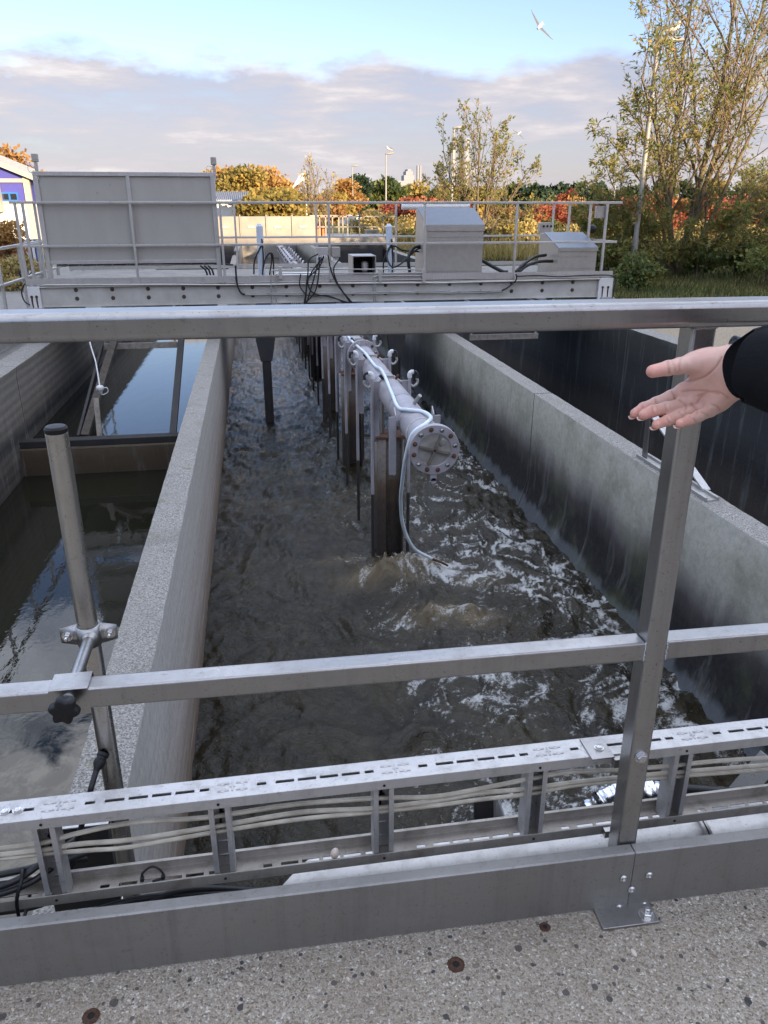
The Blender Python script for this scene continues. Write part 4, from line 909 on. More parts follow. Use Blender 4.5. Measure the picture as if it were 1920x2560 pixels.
# hydraulic lines and conduits on the beam face
def line(pts, r, name='hydraulic_line', mat='dull_steel', Y=None):
    m = MB(); m.tube(spline(pts, 5), r, 8); return m.build(name, M[mat], tbg, smooth=60)
s2 = 600 / 1659; k3 = 640 / 1659
c2_ = lambda x, y, Y=YB - .03: at(520 + x * s2, 360 + y * s2, Y)
c3_ = lambda x, y, Y=YB - .03: at(960 + x * k3, 380 + y * k3, Y)
c1_ = lambda x, y, Y=YB - .03: at(x * k3, 360 + y * k3, Y)
for pts in ([(440, 1110), (436, 900), (445, 876), (480, 872), (700, 868), (1100, 866), (1500, 868)], [(472, 1110), (470, 920), (480, 900), (520, 896), (800, 895), (1190, 894), (1500, 890)],
            [(1146, 1100), (1144, 940), (1155, 918), (1190, 913), (1350, 912), (1500, 912)], [(1160, 1100), (1158, 960), (1168, 942), (1200, 938), (1350, 938), (1500, 938)]):
    line([c2_(*p) for p in pts], .0075)
for yy in (1034, 1043): line([c2_(240, yy), c2_(700, yy - 3), c2_(1200, yy - 10), c2_(1659, yy - 16), c3_(400, 907 + (yy - 1034)), c3_(770, 897 + (yy - 1034))], .009, 'conduit')
for xx, yy in ((500, 880), (850, 880), (1190, 900), (1492, 905)):
    p = c2_(xx, yy); MB().box(p.x - .022, p.x + .022, YB - .045, YB - .007, p.z - .10, p.z + .06).build('pipe_clamp', M['aluminium'], tbg, bevel=.003)
line([c1_(280, 915), c1_(860, 912), c1_(1659, 912), c2_(700, 966), c2_(1500, 960), c3_(400, 848), c3_(1400, 822)], .011, 'edge_pipe', 'aluminium')
# electrical hoses
def bh(pts, r, label, group='black hoses on the bridge'):
    m = MB(); m.tube(spline(pts, 8), r, 8); return m.build('black_hose', M['black_rubber'], label=label, cat='hose', group=group, smooth=60)
YF = YB - .05
for pts in ([(800, 775), (770, 850), (690, 930), (680, 1000), (665, 1105)], [(790, 790), (720, 880), (690, 960), (730, 1030), (850, 1060), (1000, 1105)], [(760, 760), (700, 800), (690, 900), (672, 1105)], [(775, 780), (740, 900), (712, 1000), (680, 1105)], [(770, 790), (765, 900), (740, 1020), (665, 1108)]):
    bh([c2_(x, y, YF) for x, y in pts], .009, 'thin black hose drooping from the junction box over the bridge beam', 'hoses below the junction box')
for pts in ([(830, 770), (850, 870), (900, 980), (1000, 1100)], [(905, 800), (870, 860), (890, 950), (985, 1100)]):
    bh([c2_(x, y, YF) for x, y in pts], .009, 'thin black hose slanting down to the right from the junction box', 'hoses right of the junction box')
bh([c2_(190, 840, YF), c2_(200, 960, YF), c2_(225, 1025, YF), c2_(255, 1040, YF)], .012, 'black hose curving onto the conduit beside the screen post', None)
bh([c2_(640, 900, YF), c2_(635, 980, YF), c2_(680, 1040, YF), c2_(740, 1050, YF), c2_(830, 1048, YF), c2_(950, 1100, YF)], .008, 'black hose looping low across the bridge beam', None)
bh([c2_(1480, 705, 11.2), c2_(1420, 720, 11.1), c2_(1385, 790, 11.0), c2_(1395, 890, 11.0)], .022, 'thick black hose bending down from the tall cabinet', None)
bh([c2_(1480, 715, 11.2), c2_(1430, 740, 11.1), c2_(1330, 830, 11.0), c2_(1270, 848, 11.0), c2_(1240, 790, 11.1), c2_(1245, 730, 11.2), c2_(1290, 705, 11.2), c2_(1350, 735, 11.2), c2_(1480, 745, 11.3)], .012, 'looped black hose between the tall cabinet and the plastic pipe', None)
bh([c3_(640, 705, 11.1), c3_(700, 740, 11.0), c3_(770, 775, 10.9), c3_(800, 778, 10.9)], .026, 'thick black hose sloping down from the tall cabinet to the deck', None)
bh([c3_(855, 775, 10.9), c3_(920, 715, 11.0), c3_(980, 680, 11.2), c3_(1050, 668, 11.3)], .022, 'thick black hose rising to the low cabinet, upper one', None)
bh([c3_(875, 775, 10.9), c3_(930, 735, 11.0), c3_(1010, 710, 11.1), c3_(1110, 708, 11.15)], .022, 'thick black hose rising to the low cabinet, lower one', None)
bh([c3_(855, 790, YF), c3_(856, 830, YF), c3_(800, 880, YF), c3_(765, 897, YF)], .011, 'black hose dropping over the toe board to the conduit end', None)
bh([c3_(860, 805, YF), c3_(1000, 800, YF), c3_(1130, 808, YF), c3_(1300, 800, YF), c3_(1490, 805, YF), c3_(1492, 880, YF), c3_(1480, 945, YF)], .008, 'black cable strung along the right toe board of the bridge', None)
bh([c1_(160, 905, YF), c1_(140, 960, YF), c1_(160, 1020, YF), c1_(195, 1045, YF)], .009, 'black hose hanging at the left end plate of the bridge', None)
for px_ in (355, 1250):
    for off, ext in ((0, 1), (14, 0)):
        bh([c2_(px_ - 5, 590 + off, 11.3), c2_(px_ - 8 + off, 640, 11.25), c2_(px_ + 20, 680, 11.2), c2_(px_ + 28 - 60 * ext, 800, 11.2), c2_(px_ + 22 - 60 * ext, 900, 11.2)], .011, 'black hose hanging beside an upright plastic pipe on the bridge', 'hoses at the plastic pipes')
for dx in (0, 28): bh([c2_(375, 905, 11.1), c2_(395, 800, 11.1), c2_(428 + dx * .3, 752, 11.1), c2_(440 + dx * .4, 800, 11.1), c2_(425 + dx, 905, 11.1)], .010, 'arched black hose right of the left plastic pipe', 'arched hoses on the bridge deck')
for i in range(3): bh([c1_(1300 + 25 * i, 790, 10.9), c1_(1330 + 22 * i, 815, 10.85), c1_(1345 + 20 * i, 850, 10.85)], .012, 'black hose drooping below the right corner of the screen', 'hoses under the screen')
# upright plastic pipes
zd = zt1 + .012
for i, (px_, label) in enumerate(((355, 'upright pale blue plastic pipe on the bridge beside the arched hoses'), (1250, 'upright pale blue plastic pipe on the bridge left of the tall cabinet'))):
    p0 = c2_(px_ + 18, 905, 11.25); p1 = c2_(px_, 570, 11.25); r_ = thing('plastic_pipe', label, 'pipe', (p0.x, 11.25, zd))
    m = MB(); m.tube([(p0.x, 11.25, zd), (p1.x, 11.25, p1.z)], .046, 20); m.build('tube', M['pvc_white'], r_)
    m = MB(); m.tube([(p1.x, 11.25, p1.z), (p1.x - .004, 11.25, p1.z + .035)], [.048, .022], 20); m.build('cap', M['pvc_white'], r_)
# junction boxes, control box, cabinets, tube lamp
def cabinet(name, label, x0, x1, y0, y1, z0, zf, zbk, lip, hinge=True):
    r_ = thing(name, label, 'cabinet', ((x0 + x1) / 2, y0, z0))
    m = MB(); m.prism([(x0, y0, z0), (x0, y1, z0), (x0, y1, zbk - .02), (x0, y0 + (y1 - y0) * .75, zbk - .02), (x0, y0, zf - .012)], (x1 - x0, 0, 0)); m.build('body', M['cabinet_steel'], r_, smooth=0, bevel=.004)
    ym = y0 + (y1 - y0) * .75; m = MB(); m.prism([(x0 - .012, y0 - .012, zf - .008), (x0 - .012, ym, zbk - .012), (x0 - .012, ym, zbk), (x0 - .012, y0 - .012, zf + .006)], (x1 - x0 + .024, 0, 0)); m.build('lid', M['cabinet_lid_sky'], r_, smooth=0, bevel=.003)
    m = MB(); m.box(x0 - .012, x1 + .012, y0 - .014, y0 - .003, zf - lip, zf + .004); m.build('lid_edge', M['cabinet_steel'], r_, bevel=.002)
    m = MB(); m.box(x0 + .01, x1 - .01, y0 - .006, y0 - .001, zf - lip - .075, zf - lip - .068); m.box(x0 + .01, x1 - .01, y0 - .005, y0 - .001, z0 + .10, z0 + .104); m.build('seam', M['dull_steel'], r_)
    return r_
Yc = 10.78
cabinet('control_cabinet', 'tall steel cabinet with a sloping lid coloured by reflected sky on the bridge', c3_(275, 590, Yc).x, c3_(642, 590, Yc).x, Yc, Yc + .75, zd, c3_(280, 475, Yc).z, c3_(280, 362, Yc + .55).z, .075)
Yd = 10.95
cabinet('control_cabinet', 'low steel cabinet with a sloping lid coloured by reflected sky at the right end of the bridge', c3_(1130, 650, Yd).x, c3_(1380, 650, Yd).x, Yd, Yd + .8, zd, c3_(1130, 622, Yd).z, c3_(1130, 518, Yd + .6).z, .045)
q1, q2 = c2_(745, 715, YB - .03), c2_(832, 770, YB - .03)
jb = thing('junction_box', 'grey junction box with many hose fittings on the bridge railing', 'junction box', (q1.x, YB, q2.z))
MB().box(q1.x, q2.x, YB - .03, YB + .05, q2.z, q1.z).build('body', M['aluminium'], jb, bevel=.004)
for i in range(4): MB().cyl((q1.x + .02 + i * .03, YB - .02, q2.z), (q1.x + .02 + i * .03, YB - .03, q2.z - .05), .011, n=8).build('fitting', M['bolt_steel'], jb)
q1, q2 = c2_(855, 712, YB - .03), c2_(915, 782, YB - .03)
jb = thing('junction_box', 'smooth grey junction box with three cable glands on the bridge post', 'junction box', (q1.x, YB, q2.z))
MB().box(q1.x, q2.x, YB - .03, YB + .05, q2.z, q1.z).build('body', M['cabinet_steel'], jb, bevel=.006)
for i in range(3): MB().cyl((q1.x + .03 + i * .025, YB + .01, q2.z), (q1.x + .03 + i * .025, YB + .01, q2.z - .05), .010, n=8).build('cable_gland', M['fitting_white'], jb)
Yx = 11.3
q1, q2 = c2_(1003, 785, Yx), c2_(1157, 900, Yx)
bx_t = thing('valve_box', 'steel box with an open black front on the bridge deck', 'box', (q1.x, Yx, zd))
m = MB(); x0, x1, z0, z1, t_ = q1.x - .01, q2.x + .01, zd, q1.z + .01, .012
m.box(x0, x0 + t_, Yx, Yx + .5, z0, z1); m.box(x1 - t_, x1, Yx, Yx + .5, z0, z1); m.box(x0, x1, Yx + .0005, Yx + .5, z1, z1 + t_); m.box(x0 + t_, x1 - t_, Yx + .48, Yx + .5, z0, z1); m.build('housing', M['cabinet_steel'], bx_t, smooth=0)
m = MB(); m.box(x0 + t_, x1 - t_, Yx + .3, Yx + .31, z0, z1); m.build('shade_backing', M['hole_shade'], bx_t)  # added black sheet standing in for shade inside the open box
m = MB(); m.lathe([(.03, 0), (.05, .02), (.05, .12), (.03, .14)], ((x0 + x1) / 2 + .02, Yx + .1, z0 + .06), (0,0,1), 16); m.build('valve', M['dull_steel'], bx_t)
q = c2_(600, 838, 11.5); MB().box(q.x - .26, q.x + .26, 11.3, 11.7, zd, zd + .04).build('hatch_cover', M['white_paint'], label='flat pale hatch cover lying on the bridge deck', cat='hatch', bevel=.005)
Yl = 12.6; q1, q2 = c3_(115, 335, Yl), c3_(550, 372, Yl)
tl_ = thing('tube_lamp', 'long horizontal tube lamp behind the tall cabinet on the bridge', 'lamp', ((q1.x + q2.x) / 2, Yl, q2.z))
m = MB(); m.tube([(q1.x, Yl, (q1.z + q2.z) / 2), (q2.x, Yl, (q1.z + q2.z) / 2)], .045, 16); m.build('diffuser', M['white_paint'], tl_)
MB().box(q1.x + .02, q2.x - .02, Yl - .03, Yl + .03, q1.z - .01, q1.z + .018).build('housing', M['aluminium'], tl_)
MB().box((q1.x + q2.x) / 2 - .02, (q1.x + q2.x) / 2 + .02, Yl, YK - .03, q1.z - .005, q1.z + .015).build('bracket', M['aluminium'], tl_)
q1, q2 = c3_(1383, 335, YB + .06), c3_(1430, 430, YB + .06)
MB().box(q1.x, q2.x, YB + .055, YB + .13, q2.z, q1.z - .03).build('switch_box', M['cabinet_steel'], label='slim grey switch box hung under the right end of the bridge top rail', cat='switch box', bevel=.005)
Yq = 12.2; q1, q2 = c3_(1012, 458, Yq), c3_(1080, 530, Yq)
sb = thing('switch_box', 'square switch box with dark buttons left of the low cabinet', 'switch box', (q1.x, Yq, q2.z))
MB().box(q1.x, q2.x, Yq, Yq + .1, q2.z, q1.z).build('body', M['cabinet_steel'], sb, bevel=.005); 
for i in range(3): MB().cyl((q1.x + .06 + .06 * i, Yq, (q1.z + q2.z) / 2 + .03), (q1.x + .06 + .06 * i, Yq - .015, (q1.z + q2.z) / 2 + .03), .016, n=12).build('button', M['black_plastic'], sb)
MB().cyl(((q1.x + q2.x) / 2, Yq + .05, zd), ((q1.x + q2.x) / 2, Yq + .05, q2.z), .015).build('stand', M['aluminium'], sb)
q = c3_(1352, 500, 11.6); ml = MB(); ml.lathe([(0, 0), (.05, .005), (.062, .03), (.062, .07), (.05, .09), (0, .095)], (q.x - .05, 11.6, q.z), (1, .1, 0), 18); ml.build('horn', M['black_plastic'], label='round black warning horn above the low cabinet', cat='horn')
# sheet-metal screen on the left half
Ys = YB + .075
scn = thing('screen', 'large two-panel sheet-metal screen standing on the left of the bridge', 'screen', (X(300, 600, Ys), Ys, zd))
sx0, sx1, sz1, sz0 = X(79, 427, Ys), X(536, 435, Ys), Z(79, 428, Ys), Z(112, 657, Ys)
smid = X(318, 440, Ys)
t = NT('sheet_grey'); a_ = t.noise(1.0, 6, .65, t.scaled((3, 3, .9))); b_n = t.noise(40, 3, .6)
t.set(col=t.mix(t.math('MULTIPLY', t.ramp(b_n, [(.62, 0.0), (.72, 1.0)]), .3), t.mix(t.ramp(a_, [(.4, 0.0), (.75, 1.0)]), (.40,.38,.345), (.35,.33,.295)), (.25,.23,.2)), rough=.5, metal=.3); M['sheet_grey'] = t.m
for a, b in ((sx0 + .04, smid - .015), (smid + .015, sx1 - .04)):
    sh = MB().box(a, b, Ys + .02, Ys + .026, sz0 + .02, sz1 - .03).build('sheet', M['sheet_grey'], scn)
    for k in range(5):
        rng = random.Random(k + int(a * 10)); nutbolt((a + .15 + rng.random() * (b - a - .3), Ys + .0195, sz0 + .1 + rng.random() * (sz1 - sz0 - .2)), (0,-1,0), .007, .005, 0, 'dull_steel', sh)
for (a, b) in ((sx0, sx0 + .055), (smid - .022, smid + .022), (sx1 - .055, sx1)): MB().box(a, b, Ys - .008, Ys + .05, sz0 - .0 if a == smid - .022 else zd, sz1 - .05).build('upright', M['aluminium'], scn, bevel=.003)
MB().box(sx0, sx1, Ys - .008, Ys + .05, sz1 - .05, sz1).build('top_bar', M['aluminium'], scn, bevel=.004)
MB().box(sx0 + .055, sx1 - .055, Ys - .005, Ys + .03, sz0 - .02, sz0 + .02).build('bottom_bar', M['aluminium'], scn, bevel=.003)
m = MB()
for i in range(44):
    rng = random.Random(i); x = sx0 + .12 + i * (sx1 - sx0 - .3) / 44; m.bar((x, Ys + .12, sz0 - .055), (x + .05, Ys + .12, sz0 - .055 + rng.uniform(-.01, .03)), .006, .006)
m.bar((sx0 + .1, Ys + .11, sz0 - .05), (sx1 - .1, Ys + .11, sz0 - .05), .008, .008); m.bar((sx0 + .1, Ys + .2, sz0 - .05), (sx1 - .1, Ys + .2, sz0 - .05), .008, .008); m.build('wire_tray', M['dull_steel'], scn)
for i in range(5): bh([(sx0 + .1, Ys + .13 + .015 * i, sz0 - .035), (sx0 + .7, Ys + .14 + .012 * i, sz0 - .04 + .006 * i), (sx0 + 1.3, Ys + .13 + .015 * i, sz0 - .03), (sx1 - .2, Ys + .14 + .01 * i, sz0 - .04 + .008 * (i % 2)), (sx1 + .15, Ys + .12, sz0 - .06)], .010, 'black cable lying in the wire tray under the screen', 'cables in the wire tray')
for (px, py, lab) in ((88, 400, 'small box-shaped sensor on the left corner of the screen'), (534, 408, 'small box-shaped sensor on the right corner of the screen')):
    p = at(px, py, Ys + .02); r_ = thing('proximity_sensor', lab, 'sensor', (p.x, Ys + .02, sz1))
    MB().box(p.x - .018, p.x + .018, Ys + .005, Ys + .035, sz1 - .1, p.z).build('mast', M['aluminium'], r_); MB().box(p.x - .034, p.x + .034, Ys - .01, Ys + .05, p.z - .02, p.z + .07).build('housing', M['cabinet_steel'], r_, bevel=.006)
    m = MB(); m.tube([(p.x - .06 + .035 * math.cos(g), Ys, sz1 + .03 + .045 * math.sin(g)) for g in [math.radians(a) for a in range(0, 331, 30)]], .004, 6); m.build('cable_loop', M['fitting_white'], r_)
# white line with float hanging in the left channel and a slat below it
q0, q1 = at(224, 845, 9.6), at(250, 970, 9.0)
fl = thing('level_float', 'white corded float hanging over the calm left channel', 'float', q1)
m = MB(); m.tube(spline([q0 + Vector((-.02, .6, .2)), q0, q0.lerp(q1, .5) + Vector((.012, 0, 0)), q1], 8), .008, 6); m.build('cord', M['fitting_white'], fl)
m = MB(); m.lathe([(0, .03), (.03, .027), (.042, .012), (.042, -.012), (.027, -.03), (.018, -.055), (0, -.06)], q1, (0,0,1), 14); m.build('float_body', M['fitting_white'], fl)
m = MB(); m.tube(spline([q1 + Vector((.035, 0, 0)), q1 + Vector((.075, 0, .0)), q1 + Vector((.08, 0, -.045)), q1 + Vector((.03, 0, -.075)), q1 + Vector((.0, 0, -.065))], 6), .006, 6); m.build('cord_loop', M['fitting_white'], fl)
MB().bar(at(240, 995, 9.0), at(250, 1097, 8.78), .055, .02, (0,-1,0)).build('slat', M['timber_grey'], label='grey timber slat standing below the white float', cat='slat')
# folding bracket on the right dividing wall
fb_ = thing('wall_bracket', 'flat steel bars folded up from a channel on the right dividing wall', 'bracket', (2.6, 4.5, TOP))
m = MB(); m.box(2.56, 2.575, 3.9, 4.78, TOP + .001, TOP + .022); m.box(2.635, 2.65, 3.9, 4.78, TOP + .001, TOP + .022); m.box(2.575, 2.635, 3.9, 4.78, TOP + .001, TOP + .006); m.build('channel', M['dull_steel'], fb_, smooth=0)
MB().bar((2.59, 4.72, TOP + .01), at(1622, 1030, 4.74), .012, .055, (0,1,0)).build('bar', M['stainless'], fb_)
MB().bar(at(1628, 1030, 4.6), (2.66, 4.05, TOP + .01), .055, .010, (0,0,1)).build('bar', M['galvanised'], fb_)

# ------------------------------------------------------------------ vegetation
def leafquads(P, D, L, W, rng, droop=.0):
    n = len(P); D = D / np.linalg.norm(D, axis=1, keepdims=True); D[:, 2] -= droop; D /= np.linalg.norm(D, axis=1, keepdims=True)
    A = rng.normal(size=(n, 3)); S = np.cross(D, A); S /= np.linalg.norm(S, axis=1, keepdims=True) + 1e-9
    N = np.cross(S, D); L = L[:, None]; W = W[:, None]
    v = np.stack([P, P + D * L * .45 + S * W + N * L * .05, P + D * L, P + D * L * .45 - S * W + N * L * .05], 1).reshape(-1, 3)
    f = np.arange(4 * n).reshape(n, 4); return v, f
class Wood:
    def __init__(s): s.v = []; s.f = []; s.n = 0
    def tube(s, P, r0, r1, k=5):
        P = np.asarray(P); m = len(P); T = np.gradient(P, axis=0); T /= np.linalg.norm(T, axis=1, keepdims=True) + 1e-9
        ref = np.array([.31, .95, .05]); U = np.cross(T, ref); U /= np.linalg.norm(U, axis=1, keepdims=True) + 1e-9; B = np.cross(T, U)
        g = np.arange(k) * 2 * np.pi / k; r = np.linspace(r0, r1, m)[:, None, None]
        V = P[:, None, :] + (U[:, None, :] * np.cos(g)[None, :, None] + B[:, None, :] * np.sin(g)[None, :, None]) * r
        i = (np.arange(m - 1)[:, None] * k + np.arange(k)[None, :]); j = (np.arange(m - 1)[:, None] * k + (np.arange(k)[None, :] + 1) % k)
        s.v.append(V.reshape(-1, 3)); s.f.append(np.stack([i, j, j + k, i + k], -1).reshape(-1, 4) + s.n); s.n += m * k
    def mesh(s): return np.concatenate(s.v), np.concatenate(s.f)
def branch(rng, p, d, L, bend, up, nseg=6):
    pts = [p]; d = d / np.linalg.norm(d)
    for i in range(nseg):
        d = d + rng.normal(size=3) * bend; d[2] += up; d /= np.linalg.norm(d); pts.append(pts[-1] + d * L / nseg)
    return np.array(pts)
def tree(name, label, base, stems, levels, leaf, mats, seed, group=None, cat='tree', sides=(7, 5, 4, 3)):
    """stems: list of (direction, length, radius); levels: list of dicts (n, ratio, angle, bend, up, start)"""
    rng = np.random.default_rng(seed); root = thing(name, label, cat, base, group); tr, tw = Wood(), Wood(); tips = []
    base = np.array(base, dtype=float); cur = []
    for d, L, r in stems:
        P = branch(rng, base + np.array([rng.normal() * .05, rng.normal() * .05, -.05]), np.array(d, dtype=float), L, .07, .03, 8); tr.tube(P, r, r * .28, sides[0]); cur.append((P, r, L))
    for li, lv in enumerate(levels):
        nxt = []
        for P, r, L in cur:
            for k in range(lv['n']):
                t = lv.get('start', .25) + (1 - lv.get('start', .25)) * (k + rng.random()) / lv['n']; x = t * (len(P) - 1); i = min(int(x), len(P) - 2); q = P[i] + (P[i+1] - P[i]) * (x - i)
                ax = P[i+1] - P[i]; ax /= np.linalg.norm(ax); o = np.cross(ax, rng.normal(size=3)); o /= np.linalg.norm(o) + 1e-9
                a = R(lv['angle'] * rng.uniform(.6, 1.25)); d = ax * math.cos(a) + o * math.sin(a)
                l = L * lv['ratio'] * rng.uniform(.65, 1.2) * (1.15 - .55 * t); rr = max(r * .5 * (1 - .55 * t), lv.get('rmin', .004))
                B = branch(rng, q, d, l, lv.get('bend', .12), lv.get('up', .05), 5 if li < 2 else 4); (tr if li == 0 else tw).tube(B, rr, rr * .35, sides[min(li + 1, 3)]); nxt.append((B, rr, l))
        cur = nxt
    v, f = tr.mesh(); npmesh('trunk', v, f, M[mats[0]], root)
    if tw.v: v, f = tw.mesh(); npmesh('twigs', v, f, M[mats[1]], root, fattr={'lv': rng.random(len(f))})
    if leaf:
        P, D, W_ = [], [], []
        for B, r, l in cur:
            k = rng.poisson(leaf['n']);
            if k == 0: continue
            t = rng.beta(1.5, 1.1, k) * (len(B) - 1.001); i = t.astype(int); p = B[i] + (B[i+1] - B[i]) * (t - i)[:, None]; ax = B[i+1] - B[i]
            P.append(p + rng.normal(size=(k, 3)) * leaf.get('jit', .01)); D.append(ax / np.linalg.norm(ax, axis=1, keepdims=True) + rng.normal(size=(k, 3)) * leaf.get('spread', .7)); W_.append(np.full(k, rng.normal() * .22))
        P, D, W_ = np.concatenate(P), np.concatenate(D), np.concatenate(W_); n = len(P); L = leaf['L'] * rng.uniform(.6, 1.25, n)
        v, f = leafquads(P, D, L, L * leaf['w'], rng, leaf.get('droop', .1)); zz = (P[:, 2] - P[:, 2].min()) / (np.ptp(P[:, 2]) + 1e-6)
        npmesh('crown', v, f, M[mats[2]], root, smooth=False, fattr={'lv': np.clip(.5 + W_ + rng.normal(size=n) * .2 + leaf.get('shift', 0), 0, 1)})
    return root
def crown_tree(name, label, base, h, rad, n, mats, seed, group=None, z0=.25, size=.3, shape='round', cat='tree', trunk_r=.12, lobes=9):
    """far tree: trunk, limbs and a crown of leaf clumps spread through several uneven lobes"""
    rng = np.random.default_rng(seed); root = thing(name, label, cat, base, group); b = np.array(base, float); wd = Wood()
    wd.tube(branch(rng, b - [0, 0, .1], np.array([rng.normal() * .05, 0, 1.]), h * .8, .04, 0, 6), trunk_r, trunk_r * .25, 6)
    cs = []
    for i in range(lobes):
        if shape == 'cone':
            t = (i + .5) / lobes; rr = rad * (1 - t) * .8 + .12 * rad; a = rng.random() * 6.28; cs.append((b + [rr * .5 * math.cos(a), rr * .5 * math.sin(a), h * (z0 + (1 - z0) * t)], rr, h * .11))
        else:
            t = rng.random(); rr = rad * math.sin(math.pi * (.18 + .72 * t)); a = rng.random() * 6.28; k = rng.random() ** .5 * .62
            cs.append((b + [rr * k * math.cos(a), rr * k * math.sin(a), h * (z0 + (1 - z0) * (.12 + .78 * t))], rad * rng.uniform(.30, .52), h * (1 - z0) * rng.uniform(.13, .24)))
    for c, rx, rz in cs: wd.tube(np.array([b + [0, 0, h * z0 * .8], (b + c) / 2 + [0, 0, h * .12], c]), trunk_r * .4, .01, 4)
    v, f = wd.mesh(); npmesh('trunk', v, f, M[mats[0]], root)
    P, D, Wv = [], [], []
    for c, rx, rz in cs:
        k = int(n / lobes); g = rng.normal(size=(k, 3)); g /= np.linalg.norm(g, axis=1, keepdims=True); rr = rng.random(k) ** .45
        nz = 1 + .25 * np.sin(g[:, 0] * 5 + c[0]) * np.cos(g[:, 1] * 6 + c[1]); P.append(c + g * (rr * nz)[:, None] * [rx, rx, rz]); D.append(g + rng.normal(size=(k, 3)) * .8); Wv.append(np.full(k, rng.normal() * .22))
    P, D, Wv = np.concatenate(P), np.concatenate(D), np.concatenate(Wv); k = len(P); L = size * rng.uniform(.5, 1.2, k); v, f = leafquads(P, D, L, L * .38, rng, .1)
    npmesh('crown', v, f, M[mats[1]], root, smooth=False, fattr={'lv': np.clip(.5 + Wv + rng.normal(size=k) * .2, 0, 1)})
    return root
def gpt(px, Y): return (at(px, 600, Y).x, Y, GZ)
# the big willow at the right
bw = gpt(1705, 19.0)
tree('willow_tree', 'large open willow with many stems and thin green leaves right of the bridge', bw,
     [((-.34, -.1, 1), 4.9, 0.072), ((-.10, .15, 1), 6.6, 0.079), ((.10, -.12, 1), 7.2, 0.094), ((.30, .10, 1), 6.8, 0.079), ((.55, -.1, 1), 5.4, 0.065), ((-.62, .1, 1), 3.7, 0.043), ((.85, .0, .9), 4.2, 0.050), ((1.2, .2, .7), 3.4, .036), ((.2, -.7, .5), 2.2, .028), ((-.7, -.4, .3), 2.1, .025), ((1.1, -.4, .3), 2.4, .026), ((-.95, -.1, .75), 3.1, 0.032), ((-1.2, 0, .55), 2.7, 0.025), ((-1.0, .3, .35), 2.5, 0.022)],
     [dict(n=10, ratio=.48, angle=42, bend=.10, up=.05, start=.14, rmin=.012), dict(n=7, ratio=.54, angle=40, bend=.13, up=.03, start=.15, rmin=.006), dict(n=6, ratio=.62, angle=36, bend=.16, up=.0, start=.15, rmin=.0035)],
     dict(n=6.2, L=.12, w=.15, spread=.75, droop=.25, jit=.02), ('bark_light', 'twig_bare', 'leaf_willow'), 7)
bt = gpt(1190, 31.0)
tree('birch_tree', 'thin half-bare tree with slender stems behind the tall cabinet', bt,
     [((-.25, 0, 1), 3.76, .06), ((-.02, .1, 1), 4.40, .07), ((.10, -.1, 1), 4.32, .07), ((.32, 0, 1), 3.59, .05), ((.7, 0, .8), 3.43, .045), ((-.6, 0, .8), 3.10, .04), ((.95, 0, .6), 2.77, .035), ((-.35, .1, 1), 3.91, .05)],
     [dict(n=9, ratio=.42, angle=38, bend=.1, up=.08, start=.22, rmin=.010), dict(n=6, ratio=.5, angle=36, bend=.12, up=.04, rmin=.006), dict(n=4, ratio=.6, angle=34, bend=.15, up=.02, rmin=.005)],
     dict(n=2.6, L=.13, w=.22, spread=.8, droop=.15), ('bark_light', 'twig_bare', 'leaf_willow'), 12)
bt = gpt(795, 54.0)
tree('bare_tree', 'leafless pinkish-brown tree beside the feather flag', bt, [((-.12, 0, 1), 3.5, .07), ((.06, .1, 1), 3.9, .08), ((.25, 0, 1), 3.2, .06), ((-.35, 0, 1), 3.0, .05), ((.45, 0, 1), 2.6, .05)],
     [dict(n=9, ratio=.42, angle=32, bend=.08, up=.08, start=.2, rmin=.018), dict(n=6, ratio=.5, angle=32, bend=.1, up=.05, rmin=.012), dict(n=4, ratio=.6, angle=30, bend=.12, up=.03, rmin=.008)],
     dict(n=.35, L=.2, w=.3), ('bark_light', 'twig_bare', 'leaf_dry'), 21)
# broadleaf trees behind the screen, orange and yellow
TL = [(575, 66, 424, 2.4, 'leaf_orange', 'rounded orange-brown tree just right of the screen'), (625, 64, 416, 2.8, 'leaf_yellow', 'broad golden-green tree behind the shed roof'), (690, 66, 428, 2.6, 'leaf_orange', 'orange tree with a sloping crown left of the feather flag'), (690, 52, 470, 2.2, 'leaf_yellow', 'low yellow tree in front of the orange trees'), (725, 60, 480, 1.9, 'leaf_yellow', 'small olive-yellow tree below the feather flag'), (640, 50, 492, 1.3, 'leaf_yellow', 'small golden tree before the right end of the shed'),
      (48, 58, 382, 3.0, 'leaf_orange', 'russet tree behind the purple gable'), (5, 60, 410, 2.6, 'leaf_yellow', 'yellow tree left of the purple gable'), (765, 62, 502, 1.7, 'leaf_yellow', 'low olive-yellow tree behind the leafless tree'), (815, 66, 496, 1.8, 'leaf_orange', 'low russet tree right of the leafless tree'), (845, 70, 488, 1.8, 'leaf_yellow', 'low yellow tree left of the amber tree'), (560, 70, 440, 2.2, 'leaf_yellow', 'golden tree close to the right edge of the screen'), (712, 72, 452, 2.0, 'leaf_orange', 'russet tree under the feather flag'), (868, 78, 455, 1.9, 'leaf_orange', 'amber tree in front of the dark pine by the lamp posts'), (893, 84, 432, 1.9, 'leaf_pine', 'tall dark pine above the amber tree')]
for i, (px, Y, topy, rad, mt, lab) in enumerate(TL):
    b = gpt(px, Y); h = Z(px, topy, Y) - GZ
    crown_tree('pine_tree' if mt == 'leaf_pine' else 'broadleaf_tree', lab, b, h, rad, 5200, ('bark_light', mt), 100 + i, z0=.22, size=.30, lobes=16)
